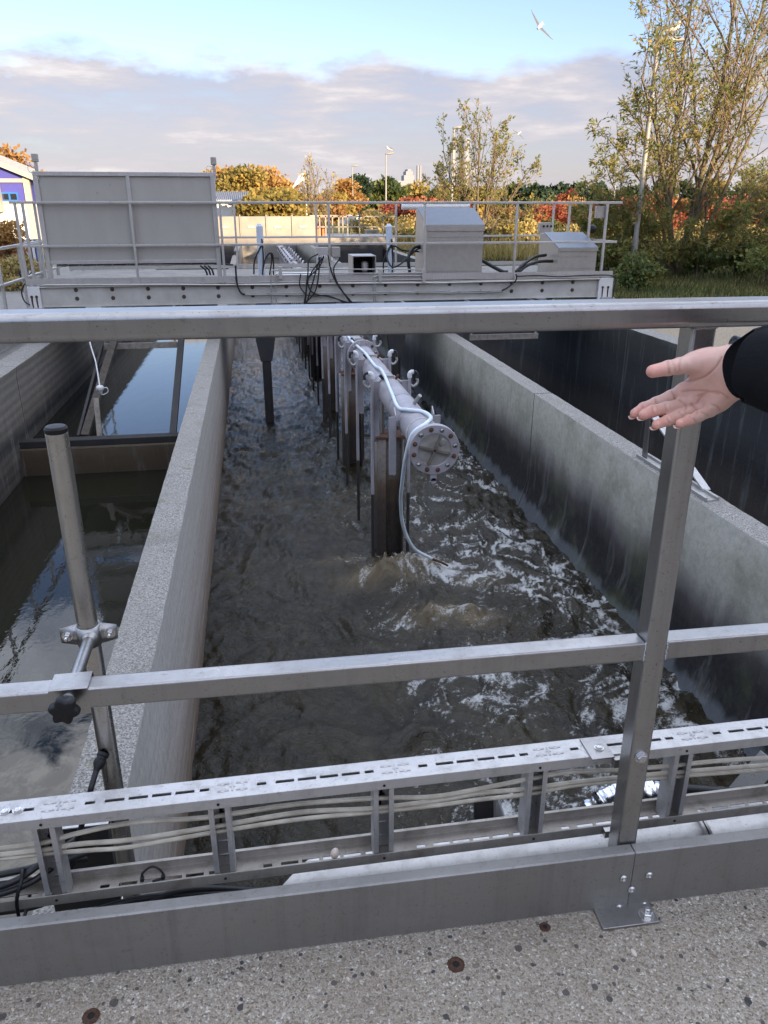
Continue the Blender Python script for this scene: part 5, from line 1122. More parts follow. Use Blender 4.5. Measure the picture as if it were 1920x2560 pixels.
# belt of trees along the far side
rng = random.Random(8)
far = [(930, 452, 'leaf_green'), (958, 448, 'leaf_green'), (985, 462, 'leaf_green'), (1015, 470, 'leaf_green'), (1050, 462, 'leaf_yellow'), (1085, 474, 'leaf_green'), (1120, 468, 'leaf_yellow'), (1160, 472, 'leaf_green'), (1200, 470, 'leaf_yellow'), (1240, 476, 'leaf_green'), (1275, 466, 'leaf_green'), (1305, 470, 'leaf_pine'), (1335, 468, 'leaf_pine'), (1362, 472, 'leaf_pine'), (1385, 464, 'leaf_pine'), (1408, 470, 'leaf_pine'), (1440, 462, 'leaf_pine'), (1480, 468, 'leaf_pine'), (1530, 462, 'leaf_green'), (1580, 464, 'leaf_pine'), (1640, 456, 'leaf_green'), (1700, 460, 'leaf_pine'), (1770, 452, 'leaf_yellow'), (1830, 448, 'leaf_green'), (1890, 442, 'leaf_yellow'), (1960, 440, 'leaf_green'), (770, 488, 'leaf_yellow'), (815, 490, 'leaf_green'), (745, 495, 'leaf_green')]
nm = {'leaf_green': ('green broadleaf tree in the belt of trees along the horizon', 'green trees on the horizon'), 'leaf_pine': ('dark pine in the belt of trees along the horizon', 'pines on the horizon'), 'leaf_yellow': ('yellowing tree in the belt of trees along the horizon', 'yellow trees on the horizon')}
for i, (px, topy, mt) in enumerate(far):
    Y = rng.uniform(92, 112); b = gpt(px, Y); h = Z(px, topy, Y) - GZ
    crown_tree('pine_tree' if mt == 'leaf_pine' else 'broadleaf_tree', nm[mt][0], b, h, rng.uniform(2.0, 2.9), 1500, ('bark_dark', mt), 200 + i, nm[mt][1], z0=.12, size=.55, lobes=9, trunk_r=.16)
# red and orange shrubs in front of the belt
red = [(985, 44, 500, 1.5, 'leaf_red'), (1020, 45, 492, 1.6, 'leaf_red'), (1060, 43, 496, 1.5, 'leaf_red'), (1095, 44, 500, 1.4, 'leaf_red'), (970, 50, 520, 1.2, 'leaf_orange'), (1110, 50, 505, 1.5, 'leaf_orange'), (1150, 52, 512, 1.3, 'leaf_red'), (1340, 42, 512, 1.1, 'leaf_red'), (1375, 40, 505, 1.2, 'leaf_red'), (1410, 44, 480, 1.0, 'leaf_red'), (1425, 42, 500, 1.2, 'leaf_orange'), (1500, 40, 500, 1.4, 'leaf_red'), (1560, 38, 492, 1.4, 'leaf_red'), (1625, 36, 490, 1.6, 'leaf_red'), (1690, 38, 496, 1.6, 'leaf_orange'), (1750, 36, 500, 1.5, 'leaf_red'), (1820, 36, 494, 1.6, 'leaf_red'), (1885, 36, 490, 1.6, 'leaf_orange'), (930, 55, 528, 1.3, 'leaf_orange'), (1290, 46, 520, 1.2, 'leaf_orange'), (1230, 48, 515, 1.3, 'leaf_orange')]
for i, (px, Y, topy, rad, mt) in enumerate(red):
    b = gpt(px, Y); h = Z(px, topy, Y) - GZ
    crown_tree('shrub', 'scarlet autumn shrub in the row behind the bridge' if mt == 'leaf_red' else 'orange autumn shrub in the row behind the bridge', b, h, rad, 2400, ('bark_dark', mt), 300 + i, 'scarlet shrubs' if mt == 'leaf_red' else 'orange shrubs', z0=.15, size=.17, lobes=10, trunk_r=.04, cat='shrub')
# yellow-green thicket directly behind the bridge
rngt = random.Random(17)
for i in range(34):
    px = 905 + i * 30 + rngt.uniform(-12, 12); Y = rngt.uniform(30, 42); b = gpt(px, Y); mt = rngt.choice(['leaf_dry', 'leaf_dry', 'leaf_yellow', 'leaf_green'])
    crown_tree('bush', {'leaf_dry': 'straw-coloured bush in the thicket behind the bridge', 'leaf_yellow': 'yellow bush in the thicket behind the bridge', 'leaf_green': 'green bush in the thicket behind the bridge'}[mt], b, rngt.uniform(.9, 1.5), rngt.uniform(.7, 1.1), 1100, ('bark_light', mt), 400 + i, {'leaf_dry': 'straw bushes', 'leaf_yellow': 'yellow bushes', 'leaf_green': 'green bushes'}[mt], z0=.02, size=.14, lobes=8, trunk_r=.025, cat='bush')
for i in range(6):
    px = 1520 + i * 80 + rngt.uniform(-12, 12); Y = rngt.uniform(15.5, 22); b = gpt(px, Y)
    if b[0] < 5.6: b = (5.7 + .3 * i % 1, Y, GZ)
    crown_tree('bush', 'shaded dark green bush at the foot of the willow', b, rngt.uniform(.5, .95), rngt.uniform(.6, 1.0), 1300, ('bark_light', 'leaf_green'), 470 + i, 'bushes at the foot of the willow', z0=.02, size=.10, lobes=8, trunk_r=.02, cat='bush')
def blades(name, n, x0, x1, y0, y1, h, seed, mat, lean=.35, keep=None):
    g = np.random.default_rng(seed); P = np.stack([g.uniform(x0, x1, n), y0 + (y1 - y0) * g.random(n) ** 1.3, np.full(n, GZ)], 1)
    D = g.normal(size=(n, 3)) * lean; D[:, 2] = 1; L = h * g.uniform(.4, 1.3, n); v, f = leafquads(P, D, L, np.maximum(L * .05, .006), g, 0)
    npmesh(name, v, f, M[mat], smooth=False, fattr={'lv': np.clip(.45 + .4 * fbm(P[:, 0] * .5, P[:, 1] * .5, 3, 3) + g.normal(size=n) * .2, 0, 1)}, kind='stuff', label='rough grass growing on the open ground', cat='grass')
blades('rough_grass', 26000, 5.3, 14, 12.6, 30, .16, 2, 'grass_blade'); blades('tall_grass', 15000, 5.2, 26, 24, 44, .55, 3, 'leaf_dry', .25); blades('lawn', 14000, -14, -6.3, 14, 34, .06, 4, 'grass_blade')

# ------------------------------------------------------------------ lamp posts, flag, far works
def lamp(px, topy, H, label, group=None, flip=1, seen=True):
    # a five-metre pole: its distance follows from how high its head stands above the camera
    lo, hi = 5., 400.
    for _ in range(50):
        mid = (lo + hi) / 2
        if Z(px, topy, mid) < GZ + H: lo = mid
        else: hi = mid
    Y = lo; x = X(px, topy, Y); r_ = thing('lamp_post', label, 'lamp post', (x, Y, GZ), group)
    m = MB(); m.lathe([(.075, 0), (.075, .9), (.06, .95), (.045, H - .05), (.04, H)], (x, Y, GZ), (0,0,1), 14); m.build('pole', M['lamp_paint'], r_)
    m = MB(); zc = GZ + H; P = []; N = 16
    prof = [(-.06, .05, .05), (0, .09, .07), (.15, .13, .085), (.35, .14, .08), (.52, .10, .06), (.60, .03, .02)]
    for (dx, w_, h_) in prof:
        for k in range(N):
            g = 2 * math.pi * k / N; P.append((x + flip * dx, Y + w_ * math.cos(g), zc + .02 + dx * .10 + h_ * math.sin(g) * (1 if math.sin(g) > 0 else .55)))
    m.add(P, [(i*N + k, i*N + (k+1) % N, (i+1)*N + (k+1) % N, (i+1)*N + k) for i in range(len(prof) - 1) for k in range(N)] + [tuple(range(N - 1, -1, -1)), tuple((len(prof)-1)*N + k for k in range(N))]); m.build('lamp_head', M['lamp_paint'], r_, smooth=60)
    return x, Y, zc
L1 = lamp(1645, 108, 4.95, 'lamp post standing inside the willow crown, its head among the branches')
L2 = lamp(1135, 322, 4.95, 'lamp post half hidden by the thin half-bare tree')
L3 = lamp(965, 386, 4.95, 'lamp post with a gull on its head left of the tall cabinet')
L4 = lamp(881, 416, 4.95, 'lamp post in front of the amber tree')
lamp(831, 437, 4.95, 'lamp post right of the leafless pinkish-brown tree'); lamp(797, 448, 4.95, 'distant lamp post seen through the leafless tree')
lamp(753, 472, 4.95, 'small far-off lamp post left of the leafless tree', None); lamp(738, 487, 4.95, 'tiny far-off lamp post against the yellow tree', None)
L5 = lamp(1546, 388, 4.95, 'lamp post with a gull seen through the left of the willow crown'); lamp(1462, 462, 4.95, 'far-off lamp post right of the scarlet shrubs')
fx = at(763, 430, 60.0); ff = thing('feather_flag', 'white feather-shaped flag flying from a slim white mast', 'flag', (fx.x, 60, GZ))
zt_f = Z(763, 427, 60)
m = MB(); m.lathe([(.05, 0), (.03, zt_f - GZ)], (fx.x, 60, GZ), (0,0,1), 10); m.build('mast', M['white_paint'], ff)
def fp(px, py): return at(px, py, 60.0)
outl = [(762, 434), (754, 433), (748, 439), (743, 449), (738, 457), (733, 464), (730, 472), (731, 475), (735, 469), (742, 462), (750, 455), (757, 451), (762, 452)]
m = MB(); P = [fp(*q) + Vector((0, .10 * math.sin(i * 1.1), 0)) for i, q in enumerate(outl)]; m.prism(P, (0, .02, 0)); m.build('cloth', M['flag_white'], ff, smooth=0)
# far white tower and stacks
Yf = 330.
ft = thing('process_tower', 'distant white stepped process tower on the horizon', 'tower', gpt(1022, Yf))
for i, (a, b, t0, t1) in enumerate(((1006, 1040, 470, 452), (1010, 1036, 452, 438), (1015, 1032, 438, 428), (1019, 1028, 428, 423), (994, 1006, 470, 452), (984, 994, 470, 458))):
    p, q = at(a, t0, Yf), at(b, t1, Yf); MB().box(p.x, q.x, Yf, Yf + 6, GZ if i in (0, 4, 5) else p.z, q.z).build('tier', M['far_white_hazed'], ft, smooth=0)
for i, (px, top, lab, Yy, rr) in enumerate(((1126, 356, 'slim white stack left of the lamp post by the half-bare tree', 240., 1.1), (1157, 346, 'stout white stack right of the lamp post by the half-bare tree', 240., 1.35), (1042, 414, 'thin distant chimney just right of the white process tower', 330., .6), (1048, 414, 'thin distant chimney, the farther from the white process tower', 330., .6))):
    b = gpt(px, Yy); m = MB(); zt_s = Z(px, top, Yy); m.lathe([(rr, 0), (rr * .92, zt_s - GZ), (rr * .8, zt_s - GZ), (rr * .8, zt_s - GZ - 1)], b, (0,0,1), 20); m.build('chimney', M['far_white_hazed'], label=lab, cat='chimney')

# ------------------------------------------------------------------ buildings at the left
Yg = 36.0
pg = thing('gabled_building', 'purple-clad gabled building with a white ground floor at the left', 'building', gpt(0, Yg))
def g(px, py, Y=Yg): return at(px, py, Y)
xr = g(80, 520).x; xl = xr - 11.; xm = (xl + xr) / 2
zeave = g(76, 444).z; slope = (g(0, 412).z - g(74, 442).z) / (g(74, 442).x - g(0, 412).x); zr_ = zeave + slope * (xr - xm)
zfl = g(40, 507).z
m = MB(); m.box(xl, xr, Yg, Yg + 4, GZ, zfl); m.build('ground_floor', M['white_paint'], pg, smooth=0)
m = MB(); m.prism([(xl + .02, Yg + .03, zfl), (xr - .02, Yg + .03, zfl), (xr - .02, Yg + .03, zeave), (xm, Yg + .03, zr_), (xl + .02, Yg + .03, zeave)], (0, 3.9, 0)); m.build('upper_wall', M['purple_cladding'], pg, smooth=0)
for s in (-1, 1):
    xe = xr + .35 if s > 0 else xl - .35; m = MB(); ze = zeave - slope * .35
    m.prism([(xm, Yg - .35, zr_ + .02), (xe, Yg - .35, ze + .02), (xe, Yg - .35, ze + .22), (xm, Yg - .35, zr_ + .22)], (0, 4.4, 0)); m.build('roof', M['cream_trim'], pg, smooth=0)
MB().box(xl - .05, xr + .05, Yg - .06, Yg + .02, g(40, 452).z - .06, g(40, 452).z + .08).build('trim_band', M['cream_trim'], pg); MB().box(xl - .05, xr + .05, Yg - .05, Yg + .02, zfl - .06, zfl + .06).build('trim_band', M['cream_trim'], pg)
MB().box(xr - .18, xr + .06, Yg - .07, Yg + .1, GZ, zeave).build('corner_post', M['cream_trim'], pg)
for k in range(4):
    x0 = g(5, 500).x - k * 1.9; x1 = g(48, 500).x - k * 1.9; z0, z1 = g(20, 505).z, g(20, 480).z
    f_ = MB().box(x0, x1, Yg - .06, Yg + .02, z0 + .02, z1).build('window', M['blue_frame'], pg); xm2 = (x0 + x1) / 2
    for a, b in ((x0 + .06, xm2 - .04), (xm2 + .04, x1 - .06)): MB().box(a, b, Yg - .075, Yg - .055, z0 + .09, z1 - .07).build('pane', M['window_glass'], f_)
MB().box(g(-30, 500).x, g(7, 500).x, Yg - .4, Yg - .05, g(4, 530).z, g(4, 455).z).build('bay', M['cream_trim'], pg)
Ye = 54.
sh = thing('long_shed', 'long white shed with a ribbed grey roof behind the screen', 'shed', gpt(560, Ye))
xa, xb = X(480, 540, Ye), X(645, 540, Ye); zw, ze2 = Z(560, 502, Ye), Z(560, 476, Ye)
MB().box(xa, xb, Ye, Ye + 14, GZ, zw).build('wall', M['white_paint'], sh)
n = 40; wd = (xb - xa + 1) / n
for i in range(n):
    x0 = xa - .5 + i * wd; m = MB(); m.prism([(x0, Ye - .4, zw - .02), (x0 + wd * .5, Ye - .4, zw + .10), (x0 + wd * .98, Ye - .4, zw - .02)], (0, 7.4, ze2 - zw)); m.build('roof_rib', M['roof_sheet'], sh, smooth=0)
MB().prism([(xa - .5, Ye - .4, zw - .12), (xb + .5, Ye - .4, zw - .12), (xb + .5, Ye + 7, ze2 - .12), (xa - .5, Ye + 7, ze2 - .12)], (0, 0, .1)).build('roof_deck', M['roof_sheet'], sh)
# blue picket fence, orange bush and rail walkway at the far left
Yp = 21.0
pf_ = thing('picket_fence', 'blue picket fence with white pickets in front of the purple building', 'fence', (X(60, 660, Yp), Yp, GZ))
x0, x1 = X(-120, 660, Yp), X(112, 660, Yp); zp0, zp1 = GZ, Z(40, 598, Yp)
for zz in (Z(40, 655, Yp), Z(40, 610, Yp)): MB().box(x0, x1, Yp, Yp + .05, zz, zz + .05).build('fence_rail', M['white_paint'], pf_)
n = 26
for i in range(n):
    xx = x0 + (x1 - x0) * (i + .5) / n; MB().box(xx - .05, xx + .05, Yp - .03, Yp - .002, zp0 + .05, zp1).build('picket', M['blue_fence'] if i % 2 == 0 else M['white_paint'], pf_)
crown_tree('shrub', 'low copper-orange shrub at the blue fence', (X(25, 620, 19.6), 19.6, GZ), 1.35, .62, 2200, ('bark_dark', 'leaf_orange'), 500, z0=.1, size=.09, lobes=9, trunk_r=.03, cat='shrub')
crown_tree('shrub', 'dull green-brown shrub at the edge of the lawn', (X(55, 700, 18.), 18., GZ), .62, .9, 1600, ('bark_dark', 'leaf_dry'), 501, z0=.02, size=.09, lobes=9, trunk_r=.03, cat='shrub')
srl = thing('side_railing', 'aluminium railing along the path left of the channels', 'railing', (X(0, 720, 9.), 9., GZ))
xs_ = -3.05
for y0 in np.arange(7.5, 16.6, 1.0):
    MB().box(xs_ - .018, xs_ + .018, y0 - .018, y0 + .018, GZ, .70).build('post', M['aluminium'], srl, bevel=.003)
for zz, h_ in ((.70, .036), (.28, .03), (GZ + .03, .12)):
    MB().box(xs_ - .02, xs_ + .02, 6.6, 16.6, zz, zz + h_).build('rail', M['aluminium'], srl, bevel=.003)

# ------------------------------------------------------------------ second bridge, in the sun
Y2 = 29.0
b2 = thing('travelling_bridge', 'sunlit second bridge with pale panelled sides beyond the first', 'bridge', (1, Y2, -.2))
bz2 = lambda py: Z(700, py, Y2)
xa, xb = -3.0, X(795, 560, Y2)
zlo, zhi = bz2(592), bz2(541)
MB().box(-3.0, 5.2, Y2 + .02, Y2 + 2.4, zlo - .28, zlo).build('deck', M['pale_panel'], b2)
npan = 6
for i in range(npan):
    a = xa + (xb - xa) * i / npan; b = xa + (xb - xa) * (i + 1) / npan
    p = MB().box(a + .02, b - .02, Y2 + .05, Y2 + .5, zlo + .02, zhi).build('panel', M['pale_panel'], b2, bevel=.006)
    MB().box(a + .25, a + .5, Y2 + .02, Y2 + .05, zlo + .3, zlo + .36).build('handle', M['dull_steel'], p)
    MB().box(a - .02, a + .02, Y2, Y2 + .04, zlo, zhi + .06).build('post', M['pale_panel'], b2)
MB().box(X(775, 560, Y2), X(850, 560, Y2), Y2 + .1, Y2 + .2, zhi, zhi + .04).build('top_rail', M['pale_panel'], b2)
for px in (800, 815, 832, 848, 858, 870, 900, 960): MB().box(X(px, 560, Y2) - .02, X(px, 560, Y2) + .02, Y2 + .1, Y2 + .14, zlo, zhi + .02).build('post', M['pale_panel'], b2)
MB().box(X(795, 560, Y2), 5.2, Y2 + .1, Y2 + .14, zhi - .03, zhi + .01).build('top_rail', M['pale_panel'], b2); MB().box(X(795, 560, Y2), 5.2, Y2 + .1, Y2 + .14, zlo + .3, zlo + .33).build('mid_rail', M['pale_panel'], b2)
MB().box(X(792, 570, Y2), X(813, 570, Y2), Y2 + .4, Y2 + .7, zlo, zlo + .34).build('life_ring_box', M['orange_paint'], label='orange box on the sunlit second bridge', cat='box')
for xc_, w_ in ((-1.55, 1.9), (3.7, 1.9)):
    MB().box(xc_ - w_ / 2, xc_ + w_ / 2, Y2 - .3, Y2 - .1, -.9, zlo - .28).build('scraper_frame', M['dark_paint'], b2)
# signs and a stone among the shrubs
for px, py, lab in ((873, 549, 'small round white sign on a post left of the middle lamp post'), (894, 551, 'white bowl-shaped sign on a post right of the middle lamp post')):
    Ys_ = 40.; p = at(px, py, Ys_); r_ = thing('sign_post', lab, 'sign', (p.x, Ys_, GZ)); MB().cyl((p.x, Ys_, GZ), (p.x, Ys_, p.z), .035, n=10).build('post', M['lamp_paint'], r_)
    m = MB(); m.lathe([(0, -.02), (.22, -.02), (.24, 0), (.22, .02), (0, .02)], (p.x, Ys_ - .06, p.z), (0,1,.2), 20); m.build('disc', M['white_paint'], r_)
p = at(932, 578, 36.); m = MB(); m.box(p.x - .3, p.x + .3, 36, 36.4, GZ, GZ + .65); m.build('cable_cabinet', M['pale_panel'], label='pinkish ground cabinet among the thicket', cat='cabinet', bevel=.03)

# ------------------------------------------------------------------ gulls
def gull_standing(x, y, z, label, s=1.0, face=1):
    r_ = thing('gull', label, 'gull', (x, y, z)); m = MB()
    ax = Vector((face, 0, .25)).normalized(); c = Vector((x, y, z + .17 * s))
    m.lathe([(0, -.20 * s), (.025 * s, -.17 * s), (.055 * s, -.08 * s), (.072 * s, .0), (.066 * s, .07 * s), (.045 * s, .12 * s), (.034 * s, .155 * s), (.0, .165 * s)], c, ax, 16)
    h = c + Vector((face * .135 * s, 0, .10 * s)); m.lathe([(0, -.045 * s), (.03 * s, -.033 * s), (.042 * s, 0), (.03 * s, .033 * s), (0, .045 * s)], h, (0,0,1), 14); m.build('body', M['gull_white'], r_, smooth=80)
    m = MB(); m.lathe([(.0, -.22 * s), (.03 * s, -.15 * s), (.062 * s, -.05 * s), (.07 * s, .03 * s), (.03 * s, .09 * s)], c + Vector((-.02 * face * s, 0, .018 * s)), ax, 14); m.build('wings', M['gull_grey_shaded'], r_, smooth=80)
    m = MB(); m.lathe([(.013 * s, 0), (.009 * s, .03 * s), (0, .055 * s)], h + Vector((face * .036 * s, 0, -.004)), (face, 0, -.15), 8); m.build('beak', M['beak'], r_)
    for sy in (-.02, .02):
        m = MB(); m.tube([(x, y + sy * s, z), (x, y + sy * s, z + .11 * s)], .006 * s, 6); m.build('leg', M['beak'], r_)
gull_standing(L1[0] + .30, L1[1], L1[2] + .125, 'gull standing on the lamp head inside the willow', 1.0, 1)
gull_standing(L3[0] + .25, L3[1], L3[2] + .115, 'gull standing on the lamp head left of the tall cabinet', 1.35, -1)
gull_standing(L5[0] + .25, L5[1], L5[2] + .115, 'gull standing on the lamp head at the left of the willow', 1.3, 1)
def gull_flying(Y, lw, rw, nose, tail, label, th=.012, bend=None):
    """wing tips, beak and tail tip measured in the photo at distance Y"""
    A, B = at(*lw, Y), at(*rw, Y); N_, T_ = at(*nose, Y), at(*tail, Y); N_.y -= .10; T_.y += .12
    c = N_.lerp(T_, .52); r_ = thing('gull', label, 'gull', c); ax = (N_ - T_); Lb = ax.length; ax.normalize()
    m = MB(); m.lathe([(0, -.50 * Lb), (.05 * Lb, -.47 * Lb), (.07 * Lb, -.32 * Lb), (.12 * Lb, -.12 * Lb), (.135 * Lb, .05 * Lb), (.11 * Lb, .18 * Lb), (.085 * Lb, .27 * Lb), (.085 * Lb, .33 * Lb), (.05 * Lb, .38 * Lb), (0, .40 * Lb)], c, ax, 18); m.build('body', M['gull_white'], r_, smooth=80)
    m = MB(); m.lathe([(.035 * Lb, .36 * Lb), (.018 * Lb, .45 * Lb), (0, .52 * Lb)], c, ax, 8); m.build('beak', M['gull_dark'], r_)
    m = MB(); sd_ = (B - A).normalized(); q = c - ax * .42 * Lb; m.prism([q + sd_ * .06 * Lb, q - sd_ * .06 * Lb, q - ax * .20 * Lb - sd_ * .12 * Lb, q - ax * .20 * Lb + sd_ * .12 * Lb], (0, .008, .004)); m.build('tail', M['gull_white'], r_, smooth=0)
    for tip, k in ((A, -1), (B, 1)):
        root = c + ax * .06 * Lb; d = tip - root; L = d.length; dd = d.normalized(); nrm = dd.cross(ax).normalized(); fw = nrm.cross(dd).normalized()
        if fw.dot(ax) < 0: fw = -fw
        sec = [(0.0, .0, .30), (.18, .07, .30), (.40, .12, .25), (.58, .09, .21), (.78, .02, .14), (.92, -.05, .07), (1.0, -.10, .012)]; V = []
        for t_, sh_, ch in sec:
            p = root + dd * L * t_ + fw * sh_ * L * .55 + Vector((0, 0, .05 * L * math.sin(math.pi * min(1, t_ * 1.15)))); cc = ch * Lb * 1.0; hh = th * (1 - t_ * .8)
            V += [p + fw * cc * .5, p + fw * cc * .15 + nrm * hh, p - fw * cc * .5, p + fw * cc * .15 - nrm * hh]
        F = [(4*i + j, 4*i + (j+1) % 4, 4*(i+1) + (j+1) % 4, 4*(i+1) + j) for i in range(len(sec) - 1) for j in range(4)]
        m = MB(); m.add(V[:4*6], F[:20] + [(3,2,1,0)]); m.build('wing', M['gull_grey_shaded'], r_, smooth=50); m = MB(); m.add(V[4*5:], [(0+j, (j+1) % 4, 4 + (j+1) % 4, 4 + j) for j in range(4)] + [(4,5,6,7)]); m.build('wing_tip', M['gull_dark'], r_, smooth=50)
gull_flying(18., (1327, 25), (1382, 101), (1338, 76), (1361, 56), 'large grey-white gull gliding in the blue sky')
gull_flying(40., (1282, 325), (1310, 348), (1291, 338), (1303, 330), 'small bright gull flying above the thin half-bare tree')

# ------------------------------------------------------------------ the person's arm at the right
def surface_nets(F, org, h):
    S = F < 0; nx, ny, nz = F.shape
    c = [F[i:nx-1+i, j:ny-1+j, k:nz-1+k] for i in (0,1) for j in (0,1) for k in (0,1)]
    s = [x < 0 for x in c]; mixd = np.zeros_like(s[0]); a = s[0]
    for b in s[1:]: mixd |= (b != a)
    idx = np.argwhere(mixd); vid = -np.ones(mixd.shape, int); vid[mixd] = np.arange(len(idx))
    cv = np.stack([x[mixd] for x in c], 1); offs = np.array([(i, j, k) for i in (0,1) for j in (0,1) for k in (0,1)], float)
    acc = np.zeros((len(idx), 3)); cnt = np.zeros(len(idx))
    for p in range(8):
        for q in range(p + 1, 8):
            if np.abs(offs[p] - offs[q]).sum() != 1: continue
            va, vb = cv[:, p], cv[:, q]; m_ = (va < 0) != (vb < 0); t_ = np.where(m_, va / (va - vb + 1e-12), 0)
            pt = offs[p] + (offs[q] - offs[p]) * t_[:, None]; acc[m_] += pt[m_]; cnt[m_] += 1
    V = (idx + acc / cnt[:, None]) * h + org; faces = []
    for ax in range(3):
        sl0 = [slice(None)] * 3; sl1 = [slice(None)] * 3; sl0[ax] = slice(0, -1); sl1[ax] = slice(1, None)
        ch = S[tuple(sl0)] != S[tuple(sl1)]; e = np.argwhere(ch); u, v_ = (ax + 1) % 3, (ax + 2) % 3
        e = e[(e[:, u] > 0) & (e[:, v_] > 0) & (e[:, u] < F.shape[u] - 1) & (e[:, v_] < F.shape[v_] - 1)]
        def g_(du, dv):
            q = e.copy(); q[:, u] += du; q[:, v_] += dv; return vid[q[:, 0], q[:, 1], q[:, 2]]
        f = np.stack([g_(-1, -1), g_(0, -1), g_(0, 0), g_(-1, 0)], 1); fl = ~S[e[:, 0], e[:, 1], e[:, 2]]; f[fl] = f[fl][:, ::-1]; faces.append(f)
    return V, np.concatenate(faces)
hc = lambda x, y, Y: np.array(at(1540 + x * 380 / 1659, 780 + y * 380 / 1659, Y))
U = 380 / 1659 / 1930 * 1.07          # metres per crop pixel at the hand
prims = []     # (a, b, ra, rb, k)
def cap(a, b, ra, rb, k=.004): prims.append((np.array(a), np.array(b), ra * U, rb * U, k))
def finger(pts, rad, k=.0035):
    for (p, q, r0, r1) in zip(pts[:-1], pts[1:], rad[:-1], rad[1:]): cap(hc(*p), hc(*q), r0, r1, k)
finger([(1010, 545, .945), (830, 560, .945), (690, 590, .940), (570, 612, .930), (400, 648, .925)], [150, 105, 84, 76, 66])                    # thumb
finger([(720, 880, .955), (600, 925, .968), (440, 990, .974), (300, 1045, .966), (205, 1105, .955)], [78, 70, 62, 56, 50])                      # index
finger([(850, 960, .945), (720, 1015, .945), (545, 1050, .938), (400, 1082, .930), (308, 1118, .921)], [80, 74, 66, 61, 56])                     # middle
finger([(960, 1010, .938), (850, 1080, .938), (700, 1135, .930), (560, 1185, .922), (445, 1228, .912)], [76, 68, 61, 56, 50])                    # ring
finger([(1110, 990, .925), (1030, 1075, .922), (900, 1140, .913), (800, 1180, .905), (700, 1215, .897)], [82, 66, 58, 53, 46])                   # little
# palm: a fan of thick metacarpal capsules from the wrist
W0 = (1380, 640, .900)
for (x, y, Y, r0, r1, ys) in ((760, 850, .955, 150, 82, 560), (890, 930, .946, 150, 88, 610), (1000, 990, .938, 150, 86, 680), (1120, 985, .926, 150, 88, 740)): cap(hc(1330, ys, .908), hc(x, y, Y), r0, r1, .010)
cap(hc(1230, 520, .915), hc(960, 560, .938), 150, 130, .012); cap(hc(1270, 800, .906), hc(1140, 930, .920), 135, 100, .012); cap(hc(1150, 690, .925), hc(960, 780, .945), 150, 120, .014)
cap(hc(1340, 610, .905), hc(1620, 560, .880), 165, 165, .014); cap(hc(1330, 740, .903), hc(1620, 700, .875), 130, 140, .014)
def hand_mesh():
    A = np.array([p[0] for p in prims] + [p[1] for p in prims]); pad = .045; lo = A.min(0) - pad; hi = A.max(0) + pad; h = .0013
    n = np.ceil((hi - lo) / h).astype(int); g = np.stack(np.meshgrid(*[lo[i] + np.arange(n[i]) * h for i in range(3)], indexing='ij'), -1).astype(np.float32)
    D = None
    for a, b, ra, rb, k in prims:
        ab = (b - a).astype(np.float32); t_ = np.clip(((g - a.astype(np.float32)) @ ab) / (ab @ ab), 0, 1); d = np.linalg.norm(g - (a.astype(np.float32) + t_[..., None] * ab), axis=-1) - (ra + (rb - ra) * t_)
        if D is None: D = d
        else:
            hh = np.clip(.5 + .5 * (D - d) / k, 0, 1); D = D * (1 - hh) + d * hh - k * hh * (1 - hh)
    return surface_nets(D, lo, h)
HV, HF = hand_mesh()
# hollow of the palm and skin creases pressed into the surface
me_n = np.zeros_like(HV); q = HV[HF]; fn_ = np.cross(q[:, 2] - q[:, 0], q[:, 3] - q[:, 1])
for j in range(4): np.add.at(me_n, HF[:, j], fn_)
me_n /= np.linalg.norm(me_n, axis=1, keepdims=True) + 1e-12
camv = np.array([0, 0, CAM_Z]) - HV; camv /= np.linalg.norm(camv, axis=1, keepdims=True); palm_side = np.clip((me_n * camv).sum(1) * 2.0, 0, 1)
pc = hc(1010, 800, .930); dpc = np.linalg.norm((HV - pc) * np.array([1, .5, 1.2]), axis=1); HV = HV - me_n * (palm_side * .0055 * np.exp(-(dpc / .022) ** 2))[:, None]
to_cam = lambda P: (P - np.array([0, 0, CAM_Z])) / np.linalg.norm(P - np.array([0, 0, CAM_Z]), axis=-1, keepdims=True)
HD = to_cam(HV); groove = np.zeros(len(HV))
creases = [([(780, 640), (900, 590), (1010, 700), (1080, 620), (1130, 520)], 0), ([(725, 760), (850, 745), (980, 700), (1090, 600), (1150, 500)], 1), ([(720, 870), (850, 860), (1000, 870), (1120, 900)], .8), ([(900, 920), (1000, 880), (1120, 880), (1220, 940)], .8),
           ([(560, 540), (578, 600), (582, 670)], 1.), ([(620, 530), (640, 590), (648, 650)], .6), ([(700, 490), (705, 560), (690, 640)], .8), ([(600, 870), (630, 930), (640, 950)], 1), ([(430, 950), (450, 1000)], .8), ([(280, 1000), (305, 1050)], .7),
           ([(700, 960), (760, 1010), (765, 1050)], 1), ([(540, 1010), (555, 1080)], .8), ([(400, 1030), (415, 1110)], .7), ([(830, 1010), (880, 1060), (890, 1100)], 1), ([(690, 1090), (740, 1140)], .8), ([(560, 1150), (590, 1210)], .7), ([(1040, 1010), (1110, 1040), (1130, 1070)], .9), ([(930, 1090), (1000, 1130)], .8), ([(810, 1140), (860, 1180), (870, 1210)], .8), ([(890, 1000), (920, 940), (960, 910)], .8), ([(1250, 420), (1330, 500), (1390, 620), (1400, 740)], .7)]
